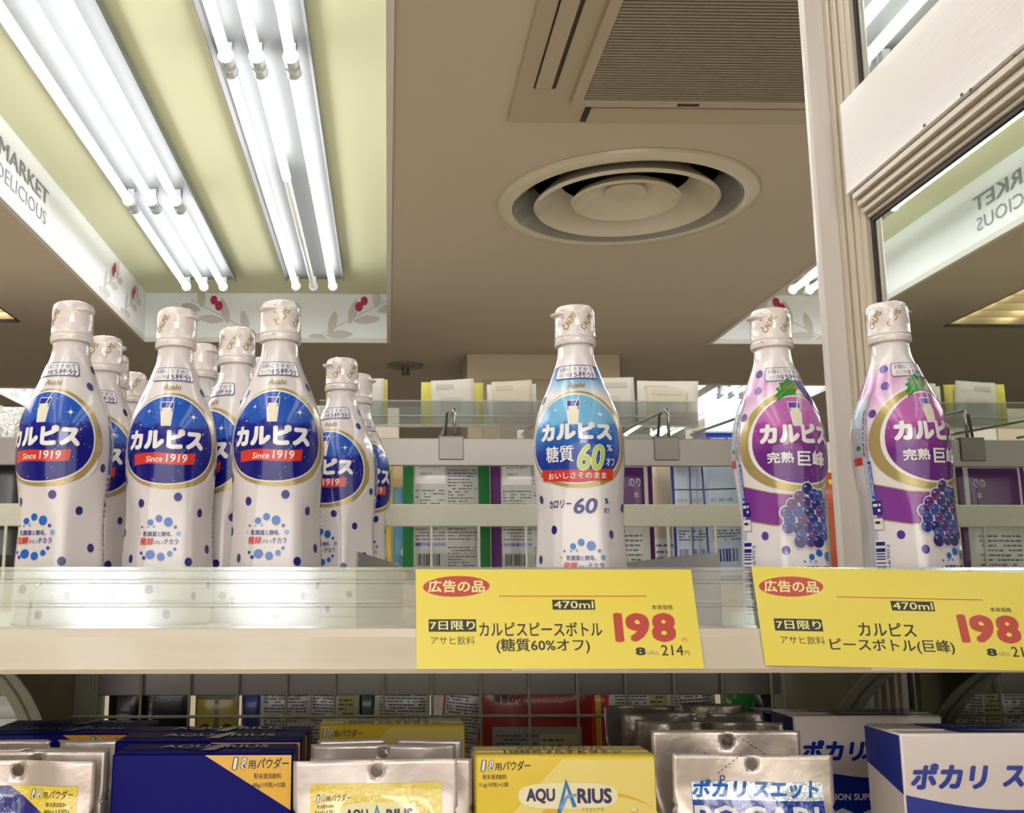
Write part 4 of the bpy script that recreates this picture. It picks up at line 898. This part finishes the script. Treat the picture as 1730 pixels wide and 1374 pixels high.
# lower level behind the mesh
GL = 'packets behind the mesh, lower level'
zl = -.3003
def art_box(A, w, h): A.rect(-w * .5, w * .5, h * .68, h, PBK, 1); A.text('2021.12.15', -w * .1, h * .60, w * .42, h * .02, INK, 2); A.text('FRESH ROAST', w * .0, h * .86, w * .6, h * .03, GREY, 2)
def art_two(A, w, h):
    for s_ in (-1, 1): A.rect(s_ * w * .25 - w * .2, s_ * w * .25 + w * .2, h * .5, h * .92, PYE, 1); A.ell(s_ * w * .25, h * .75, w * .12, w * .12, PRD if s_ < 0 else INK, 2); A.smalltext(s_ * w * .25 - w * .15, s_ * w * .25 + w * .15, h * .52, h * .62, 2, PRD, 2, 3)
def art_txt(seed, yel=False):
    def f(A, w, h):
        A.rect(-w * .46, w * .46, h * .05, h * .97, PWH, 1)
        if yel: A.rect(w * .08, w * .42, h * .3, h * .95, M('table_yellow', '#d9cf86', .5), 2)
        A.smalltext(-w * .42, w * (.05 if yel else .42), h * .35, h * .94, 32, INKP, 3, seed, .5)
        if yel: A.smalltext(w * .1, w * .4, h * .4, h * .92, 20, INKP, 3, seed + 2, .45)
    return f
def art_red(A, w, h):
    A.text('海苔のり', -w * .26, h * .9, w * .26, h * .05, INK, 2, .03); A.text('ひとくちサイズのおいしさ', w * .15, h * .90, w * .6, h * .025, PPK, 2); A.text('そのまま食べる', w * .15, h * .80, w * .55, h * .022, INK, 2, .03)
    A.rect(-w * .40, w * .40, h * .1, h * .74, PGY, 1); A.rect(w * .02, w * .38, h * .1, h * .70, M('table_yellow', '#d9cf86', .5), 2); A.smalltext(-w * .37, w * .0, h * .12, h * .70, 26, INKP, 3, 4, .5); A.smalltext(w * .04, w * .36, h * .14, h * .68, 16, INKP, 3, 6, .4); A.rect(w * .195, w * .2, h * .12, h * .66, INK, 3)
def art_leaf(A, w, h):
    A.rect(-w * .5, w * .5, h * .6, h, LEAF, 1); rd = random.Random(2)
    for k in range(14): A.ell(rd.uniform(-w * .4, w * .4), rd.uniform(h * .66, h * .95), w * .1, w * .06, rd.choice((LEAF, LEAF2, PG)), 2, 10, 2, rd.random() * 3)
    A.rect(-w * .5, w * .5, h * .3, h * .6, PWH, 1); A.smalltext(-w * .4, w * .4, h * .4, h * .56, 2, INKP, 2, 3)
for (p0, p1, yt, Y, m, lab, art, tl) in (
    (184, 238, 1150, 1.215, PBK, 'shiny black carton beside the left rack upright, lower level', None, 0), (236, 322, 1140, 1.222, PGY, 'grey carton with dark top and printed date, lower level', art_box, 0), (330, 404, 1160, 1.215, P_('pack_olive', '#8a8a68'), 'olive carton with two yellow squares, lower level', art_two, 0),
    (404, 436, 1158, 1.225, PBL, 'narrow blue packet right of the carton with yellow squares', None, 1), (434, 446, 1158, 1.23, PPK, 'thin pink packet edge between blue packet and white pouch', None, 1), (440, 526, 1156, 1.215, PWH, 'white pouch of small print left of the yellow table pouch, lower level', art_txt(5), 0), (514, 598, 1158, 1.222, PWH, 'pouch with yellow nutrition table, lower level', art_txt(8, True), 2),
    (590, 606, 1156, 1.225, PRD, 'thin red packet edge left of the dark green one', None, 0), (606, 634, 1156, 1.23, P_('pack_dkgreen', '#1e4a34'), 'dark green packet edge behind the mesh, lower level', None, 0), (630, 722, 1156, 1.215, PWH, 'white pouch with small print above the pearl sachets', art_txt(12), 1), (724, 790, 1156, 1.222, PRD, 'leaning red and white pouch left of the big red one', art_txt(15), 6),
    (788, 812, 1150, 1.235, PYE, 'yellow packet edge left of the big red pouch', None, 4), (812, 1000, 1152, 1.215, PRD, 'big red pouch with nutrition table behind the yellow drink box', art_red, 0), (998, 1030, 1150, 1.235, PRD, 'thin red packet right of the big red pouch', lambda A, w, h: A.rect(-w * .3, w * .0, 0, h, PYE, 1), 0), (1030, 1142, 1152, 1.22, PWH, 'white pouch with small print behind the dark sachets', art_txt(18, True), 0),
    (1140, 1222, 1154, 1.215, PWH, 'white slanting printed packet behind the dark sachets, right part', art_txt(22), -3), (1218, 1278, 1156, 1.23, LEAF, 'packet with green leaf picture, lower level', art_leaf, 0), (1276, 1340, 1158, 1.215, PBK, 'shiny black film packet left of the rack upright, lower level', None, 0), (-60, 110, 1166, 1.225, PWH, 'white carton beyond the left shelf bracket', None, 0)):
    pack('packet', p0, p1, yt, Y, zl, .010, m, lab, art, GL, tl)
# ------------------------------------------------------------------ drink powders on the lower shelf
BN = P_('box_navy', '#09096f', .45, .05, spec=.12); BY = P_('box_yellow', '#f2d028', .25, .6); BYO = P_('print_amber', '#f3b92c', .25, .6); BWh = P_('box_white', '#e9dcd4', .3, .5); BBl = P_('box_blue', '#16309c', .22, .7); AQB = P_('logo_blue', '#2a7ab8'); AQN = P_('logo_navy', '#2a1a58'); LGY = P_('logo_silver', '#8a90a8', .2); BLT = P_('print_lemon', '#f8e27a', .25, .6); DROP = P_('print_drop', '#f9efb8', .2, .6)
zs = -.3003
def tri_text(A, x, z, right, s=1, c2=INK, g='48g(1ℓ用)×5袋'):
    sx = 1 if not right else -1
    A.text('1', x, z, .0024 * s, .0084 * s, WHITE, 4, 0, .15); A.text('1', x, z, .0040 * s, .0098 * s, c2, 3, .1, .15)
    A.text('ℓ', x + .0060 * s, z, .0050 * s, .0092 * s, c2, 3, .12, .15); A.text('ℓ', x + .0060 * s, z, .0042 * s, .0084 * s, WHITE, 4, .02, .15)
    A.text('用', x + .0125 * s, z - .001 * s, .0056 * s, .0060 * s, c2, 3, .02); A.text('パウダー', x + .0285 * s, z, .0235 * s, .0080 * s, c2, 3, .02, .15)
    tx = x + (.0065 if not right else .0275) * s
    A.text('粉末清涼飲料', tx + .003 * s * sx, z - .0092 * s, .0205 * s, .0042 * s, c2, 3, .01); A.text(g, tx + .002 * s * (1 if not right else -1), z - .0158 * s, .0250 * s, .0046 * s, c2, 3, .01)
def carton(name, x0, x1, Y, zt, d, m, label, group, art=None, top=None, sideart=None, rz=0, cat='box'):
    w_ = x1 - x0; h_ = zt - zs
    r = empty(name, ((x0 + x1) / 2, Y, zs), label, cat, group, rz=math.radians(rz))
    MB().box(-w_ / 2, w_ / 2, 0, d, 0, h_, m, .0014).build('carton_body', r, angle=40)
    MB().box(-w_ / 2 + .0016, w_ / 2 - .0016, d * .35, d * .38, h_ + .0001, h_ + .0005, m).build('tuck_seam', r)
    if art: A = Art(); art(A, w_, h_); A.build('front_print', lambda x, z, L: (x, -.0001 - L * .00012, z), r)
    if top: A = Art(); top(A, w_, d); A.build('top_print', lambda x, y, L: (x, y, h_ + .0005 + L * .0001), r)
    if sideart: A = Art(); sideart(A, d, h_); A.build('side_print', lambda x, z, L: (-w_ / 2 - .0001 - L * .0001, x, z), r)
    return r
def X_(px, Y, py=1270): return aY(px, py, Y).x
def Z_(py, Y, px=800): return aY(px, py, Y).z
def aq_navy(A, w, h):
    A.poly([(w * .012, h - .0012), (w / 2 - .001, h - .0012), (w / 2 - .001, h - .0376)], BYO, 1); tri_text(A, w / 2 - .0398, h - .0066, True, .92)
    A.text('AQUARIUS', 0, h * .55, w * .7, .018, WHITE, 2, .03); A.poly([(-.002, h * .55 - .012), (.006, h * .55 + .022), (.012, h * .55 - .010)], AQB, 3)
def aq_top(A, w, d): A.text('AQUARIUS', .004, d * .62, w * .62, d * .34, LGY, 1, .02); A.poly([(-.004, d * .25), (.010, d * .98), (.016, d * .98), (.006, d * .25)], LGY, 2); A.text('アクエリアス', w * .2, d * .22, w * .22, d * .12, LGY, 1)
GN = 'navy powdered drink boxes'
for i, (p0, p1, py, Y, d, lab) in enumerate(((190, 495, 1272, .75, .046, 'navy drink powder box with yellow corner, foremost of the three in line'), (193, 509, 1251, .803, .044, 'navy drink powder box, middle of the three in line'), (212, 520, 1239, .853, .046, 'navy drink powder box, rearmost of the three in line'))):
    carton('drink_box', X_(p0, Y), X_(p1, Y), Y, Z_(py, Y), d, BN, lab, GN, aq_navy, aq_top)
for i, (p1, py, Y, lab) in enumerate(((236, 1238, .905, 'navy drink box at the left edge behind the silver sachets, front one'), (250, 1226, .955, 'navy drink box at the left edge behind the silver sachets, back one'))):
    x1 = X_(p1, Y); carton('drink_box', x1 - .133, x1, Y, Z_(py, Y), .045, BN, lab, GN, aq_navy, aq_top)
def aq_yel(A, w, h):
    A.poly([(-w / 2 + .001, h - .060), (-w / 2 + .001, h - .002), (-w * .02, h - .002)], BY, 1)
    A.poly([(-w / 2 + .001, h - .062), (-w * .02, h - .003), (w / 2 - .001, h - .003), (w / 2 - .001, h - .10), (-w / 2 + .001, h - .12)], BLT, 1)
    A.ell(w * .18, h - .050, .045, .026, BYO, 2, 30); A.ell(w * .22, h - .048, .040, .021, BLT, 3, 30)
    tri_text(A, -w / 2 + .0055, h - .0070, False, .80, INK, '51g(1ℓ用)×5袋')
    z = h - .0268; A.ell(.001, z, .034, .0085, M('logo_halo', '#fbf2c4', .3, coat=.5), 4, 30, 3)
    A.text('AQU', -.0178, z, .0196, .0100, AQN, 6, .05); A.text('RIUS', .0190, z, .0236, .0100, AQN, 6, .05); A.text('アクエリアス', .0175, z - .0088, .0150, .0024, INK, 6)
    zx = -.0045
    A.poly([(zx - .0028, z - .0125), (zx - .0000, z - .0125), (zx + .0046, z + .0065), (zx + .0042, z + .0112)], AQB, 7); A.poly([(zx + .0042, z + .0112), (zx + .0046, z + .0050), (zx + .0084, z - .0075), (zx + .0112, z - .0070)], AQB, 7)
    A.poly([(zx - .0015, z - .0075), (zx + .0045, z + .0005), (zx + .0112, z + .0015), (zx + .0112, z - .0002), (zx + .0050, z - .0015), (zx + .0010, z - .0095)], BUBL, 8)
    rd = random.Random(3)
    for (dx, dz, q) in ((-.038, -.052, .0022), (.046, -.036, .0026), (.035, -.046, .003), (.026, -.049, .0015), (.034, -.053, .003), (.043, -.055, .0015)): A.ell(dx, h + dz + .0, q, q * .8, BYO, 9, 12); A.ell(dx - .0003, h + dz + .0004, q * .85, q * .65, DROP, 10, 12)
def aqy_top(A, w, d): A.text('1日分のマルチビタミン', 0, d * .28, w * .66, d * .30, INK, 1, .02); A.text('AQUARIUS', 0, d * .72, w * .5, d * .25, GREY, 1)
GY = 'yellow powdered drink boxes'
carton('drink_box', X_(803, .735), X_(1107, .735), .735, Z_(1276, .735), .040, BY, 'bright yellow drink powder box below the middle bottle', GY, aq_yel, aqy_top)
carton('drink_box', X_(538, .93), X_(786, .93), .93, Z_(1224, .93), .045, BY, 'yellow drink box in shadow behind the pearl sachets', GY, aq_yel, aqy_top)
def po_front(A, w, h):
    n = 16; up = [(-w / 2 + .0008 + (w - .0016) * k / n, h - .0385 - .0095 * math.sin(math.pi * k / n * .92) - .0 * k) for k in range(n + 1)]
    A.add(up + [(x, .002) for x, _ in up], [(k, k + 1, n + 2 + k, n + 1 + k) for k in range(n)], BBl, 1)
    A.text('ポカリ', -w / 2 + .0305, h - .0268, .0500, .0165, BBl, 3, .06, .22); A.text('スエット', w / 2 - .0375, h - .0268, .0600, .0155, BBl, 3, .06, .22); A.text('1ℓ用×5袋', w / 2 - .0145, h - .0095, .022, .005, BBl, 3)
    A.text('ION SUPPLY DRINK', 0, h - .0625, .062, .0052, WHITE, 3, .03); A.text('POCARI', 0, h - .083, w * .86, .024, WHITE, 3, .03)
def po_top(A, w, d): A.poly([(-w * .18, d * .1), (-w * .28, d * .9), (w * .48, d * .9), (w * .3, d * .1)], BBl, 1); A.text('SWEAT', w * .05, d * .62, w * .4, d * .32, LGY, 2, .04); A.poly([(-w * .15, d * .32), (w * .0, d * .26), (w * .34, d * .30), (w * .0, d * .20)], BWh, 3)
def po_side(A, d, h): A.poly([(.0008, h - .0012), (d - .0008, h - .0012), (d - .0008, h - .025), (.0008, h - .0385)], BBl, 1)
GPo = 'white and blue powdered drink boxes'
x0 = X_(1520, .70, 1240); carton('drink_box', x0, x0 + .134, .70, Z_(1240, .70, 1600), .052, BWh, 'white and blue drink box at the right edge, blue side showing', GPo, po_front, po_top, po_side)
x0 = X_(1340, .86, 1212); carton('drink_box', x0, x0 + .122, .86, Z_(1210, .86, 1450), .050, BWh, 'white and blue drink box in shade behind the torn topped sachet', GPo, po_front, po_top, po_side)
carton('drink_box', X_(1300, .96), X_(1346, .96), .96, Z_(1206, .96, 1320), .05, BN, 'dark navy box end left of the shaded white and blue box', None)
# foil sachets
def sachet(xc, w_, zt, Y, mat, label, group, hx, hz, art=None, seed=0, bulge=.010, wav=.002, win=None, rot=0, tear=True, hr=.0042):
    r = empty('drink_sachet', (xc, Y, zs + .0015), label, 'sachet', group); r.rotation_euler.y = math.radians(rot)
    h_ = zt - zs; rd = random.Random(seed); a1, a2, a3 = rd.random() * 6, rd.random() * 6, 1 + rd.random() * 2
    def f(x, z):
        u, v = x / w_ + .5, z / h_; s_ = max(0, min(1, (h_ - .022 - z) / .03))
        bl = bulge * s_ * math.sin(math.pi * min(max(u, 0), 1)) ** .6 * min(1, z / .02)
        return -bl + wav * math.sin(a1 + x / w_ * 5 * a3) * (1 - s_ * .6) + wav * .4 * math.sin(a2 + z * 90 + x * 60) + .0006 * math.sin(a1 * 3 + x * 300 + z * 150) * s_
    def sheet(name, back):
        g = .0030; nx = int(w_ / g); nz = int(h_ / g); bm = bmesh.new(); G = {}
        for j in range(nz + 1):
            for i in range(nx + 1):
                x, z = (i / nx - .5) * w_, j / nz * h_
                G[i, j] = [x, z]
        dead = set()
        for j in range(nz):
            for i in range(nx):
                mx, mz = (G[i, j][0] + G[i + 1, j][0]) / 2, (G[i, j][1] + G[i, j + 1][1]) / 2
                if math.hypot(mx - hx, mz - (h_ - hz)) < hr: dead.add((i, j))
        for (i, j) in list(dead):
            for (p, q) in ((i, j), (i + 1, j), (i, j + 1), (i + 1, j + 1)):
                dx, dz = G[p, q][0] - hx, G[p, q][1] - (h_ - hz); l = math.hypot(dx, dz)
                if l > 1e-5 and not all((p - a, q - b_) in dead for a in (0, 1) for b_ in (0, 1)): G[p, q] = [hx + dx / l * hr, h_ - hz + dz / l * hr]
        if tear:
            for q in range(nz + 1):
                for p, sg in ((0, 1), (nx, -1)):
                    if abs(G[p, q][1] - (h_ - .0345)) < g * .6: G[p, q][0] += sg * .0022
        V = {}
        for k, (x, z) in G.items():
            y = f(x, z); V[k] = bm.verts.new((x, (y if not back else .0012 + (bulge * .3 if z < h_ - .03 else 0) + (y * .3 if z < h_ - .03 else y)), z))
        for j in range(nz):
            for i in range(nx):
                if (i, j) in dead: continue
                q = [V[i, j], V[i + 1, j], V[i + 1, j + 1], V[i, j + 1]]
                fc = bm.faces.new(q if not back else q[::-1]); fc.smooth = True
        bmesh.ops.delete(bm, geom=[v for v in bm.verts if not v.link_faces], context='VERTS')
        me = bpy.data.meshes.new(name); bm.to_mesh(me); bm.free(); me.materials.append(mat); o = bpy.data.objects.new(name, me); COL.objects.link(o); o.parent = r
        s_ = o.modifiers.new('thickness', 'SOLIDIFY'); s_.thickness = .0003; s_.offset = -1
    sheet('front_film', False); sheet('back_film', True)
    if art:
        A = Art(); art(A, w_, h_); A.build('print', lambda x, z, L: (x, f(x, z) - .0003 - L * .00012, z), r, step=.003, smooth=True)
    return r
GWIN = M('window_amber', '#efd447', .12, coat=.9, bump=.6, bscale=45); NWIN = M('window_navy', '#181c80', .12, coat=.9, bump=.6, bscale=45); WWIN = M('window_white', '#dfe6ee', .1, metal=.3, coat=.9, bump=.5, bscale=45); BWIN = M('window_blue', '#1438a4', .15, coat=.9, bump=.5, bscale=45)
def s_navy(A, w, h):
    t = h - .0163; A.rect(-w / 2 + .011, w / 2 - .0105, .01, t, NWIN, 1); A.poly([(w / 2 - .0105 - .046, t), (w / 2 - .0105, t), (w / 2 - .0105, t - .032)], GWIN, 2); tri_text(A, w / 2 - .0405, t - .0052, True, .68, INK, '48g(1ℓ用)'); A.text('AQUARIUS', 0, h * .5, w * .6, .014, WHITE, 2, .03)
def s_yel(A, w, h):
    t = h - .0151; A.rect(-w / 2 + .0115, w / 2 - .0105, .01, t, GWIN, 1); A.poly([(-w / 2 + .0115, t - .05), (w * .05, t), (w / 2 - .0105, t), (w / 2 - .0105, .02), (-w / 2 + .0115, .02)], M('window_lemon', '#f5df6a', .12, coat=.9, bump=.6, bscale=45), 2)
    tri_text(A, -w / 2 + .0168, t - .0088, False, .54, INK, '51g(1ℓ用)'); z = t - .0196; A.ell(.002, z, .028, .008, DROP, 3, 24, 3); A.text('AQU', -.0125, z, .0150, .0080, AQN, 5, .05); A.text('RIUS', .0160, z, .0180, .0080, AQN, 5, .05)
    A.poly([(-.0036, z - .009), (-.0016, z - .009), (.0012, z + .0045), (.0008, z + .0070)], AQB, 6); A.poly([(.0008, z + .0070), (.0012, z + .0035), (.0036, z - .006), (.0056, z - .0055)], AQB, 6)
def s_poc(A, w, h):
    t = h - .0175; A.rect(-w / 2 + .0125, w / 2 - .0085, .01, t, WWIN, 1); A.rect(-w / 2 + .0125, w / 2 - .0085, .01, t - .0117, BWIN, 2)
    A.text('ポカリ', -w * .215, t - .0046, .0360, .0115, BUBA, 4, .05, .15); A.text('スエット', w * .195, t - .0046, .0440, .0110, BUBA, 4, .05, .15); A.text('POCARI', 0, t - .0225, w * .76, .0150, WHITE, 5, .03)
    A.ring(-w * .19, t + .0020, .0018, .0006, NAVY, 5, 12)
    for k in range(7): A.line([(-.024 + k * .0026, h - .0125 + k * .0019), (-.0226 + k * .0026, h - .0115 + k * .0019)], .0004, INK, 3)
def s_poc2(A, w, h):
    for k in range(7): A.line([(.008 + k * .0032, h - .0035 - k * .0020), (.0098 + k * .0032, h - .0046 - k * .0020)], .0004, INK, 3)
    A.ring(-w * .14, h - .0175, .0016, .0006, NAVY, 3, 12); A.line([(-w * .4, h - .0160), (w * .3, h - .0172)], .0004, WHITE, 2)
def sx(p0, p1, py, Y, hxp, hyp, *a, **k):
    x0, x1 = X_(p0, Y, py), X_(p1, Y, py); hx = X_(hxp, Y, hyp) - (x0 + x1) / 2; zt = Z_(py, Y, (p0 + p1) / 2); hz = zt - Z_(hyp, Y, hxp)
    return sachet((x0 + x1) / 2, x1 - x0, zt, Y, *a[:3], hx, hz, *a[3:], **k)
GS1, GS2, GS3 = 'silver sachets at the left edge', 'pearl sachets of yellow drink powder', 'silver sachets of blue drink powder'
sx(-120, 158, 1289, .728, 25, 1307, FOIL, 'silver sachet at the left edge with navy window, foremost', GS1, s_navy, seed=1, rot=.4)
sx(-105, 178, 1273, .757, 62, 1289, FOIL, 'silver sachet at the left edge, second from front', GS1, seed=2, bulge=.006)
sx(-95, 186, 1268, .780, 40, 1282, FOIL, 'silver sachet at the left edge, third from front', GS1, seed=3, bulge=.006)
sx(-80, 200, 1254, .815, 92, 1263, FOIL, 'silver sachet at the left edge, rearmost before the navy boxes', GS1, seed=4, bulge=.006)
sx(502, 778, 1288, .728, 642, 1307, FOILW, 'pearl sachet with yellow window, foremost', GS2, s_yel, seed=5, rot=-.8, wav=.001)
sx(524, 797, 1286, .757, 700, 1305, FOILW, 'pearl sachet close behind the foremost one, sticking out right', GS2, seed=6, bulge=.006, wav=.001)
sx(525, 770, 1262, .800, 647, 1276, FOILW, 'pearl sachet with round hole visible, third from front', GS2, seed=7, bulge=.006)
sx(537, 781, 1253, .835, 660, 1262, FOILW, 'pearl sachet rearmost before the shaded yellow box', GS2, seed=8, bulge=.006)
sx(1132, 1402, 1279, .725, 1267, 1296, FOIL, 'crinkled silver sachet with blue window, foremost', GS3, s_poc, seed=9, rot=.5, wav=.002)
sx(1095, 1348, 1238, .775, 1225, 1256, FOIL, 'silver sachet with dashed tear line, second from front', GS3, s_poc2, seed=10, bulge=.006, rot=.5)
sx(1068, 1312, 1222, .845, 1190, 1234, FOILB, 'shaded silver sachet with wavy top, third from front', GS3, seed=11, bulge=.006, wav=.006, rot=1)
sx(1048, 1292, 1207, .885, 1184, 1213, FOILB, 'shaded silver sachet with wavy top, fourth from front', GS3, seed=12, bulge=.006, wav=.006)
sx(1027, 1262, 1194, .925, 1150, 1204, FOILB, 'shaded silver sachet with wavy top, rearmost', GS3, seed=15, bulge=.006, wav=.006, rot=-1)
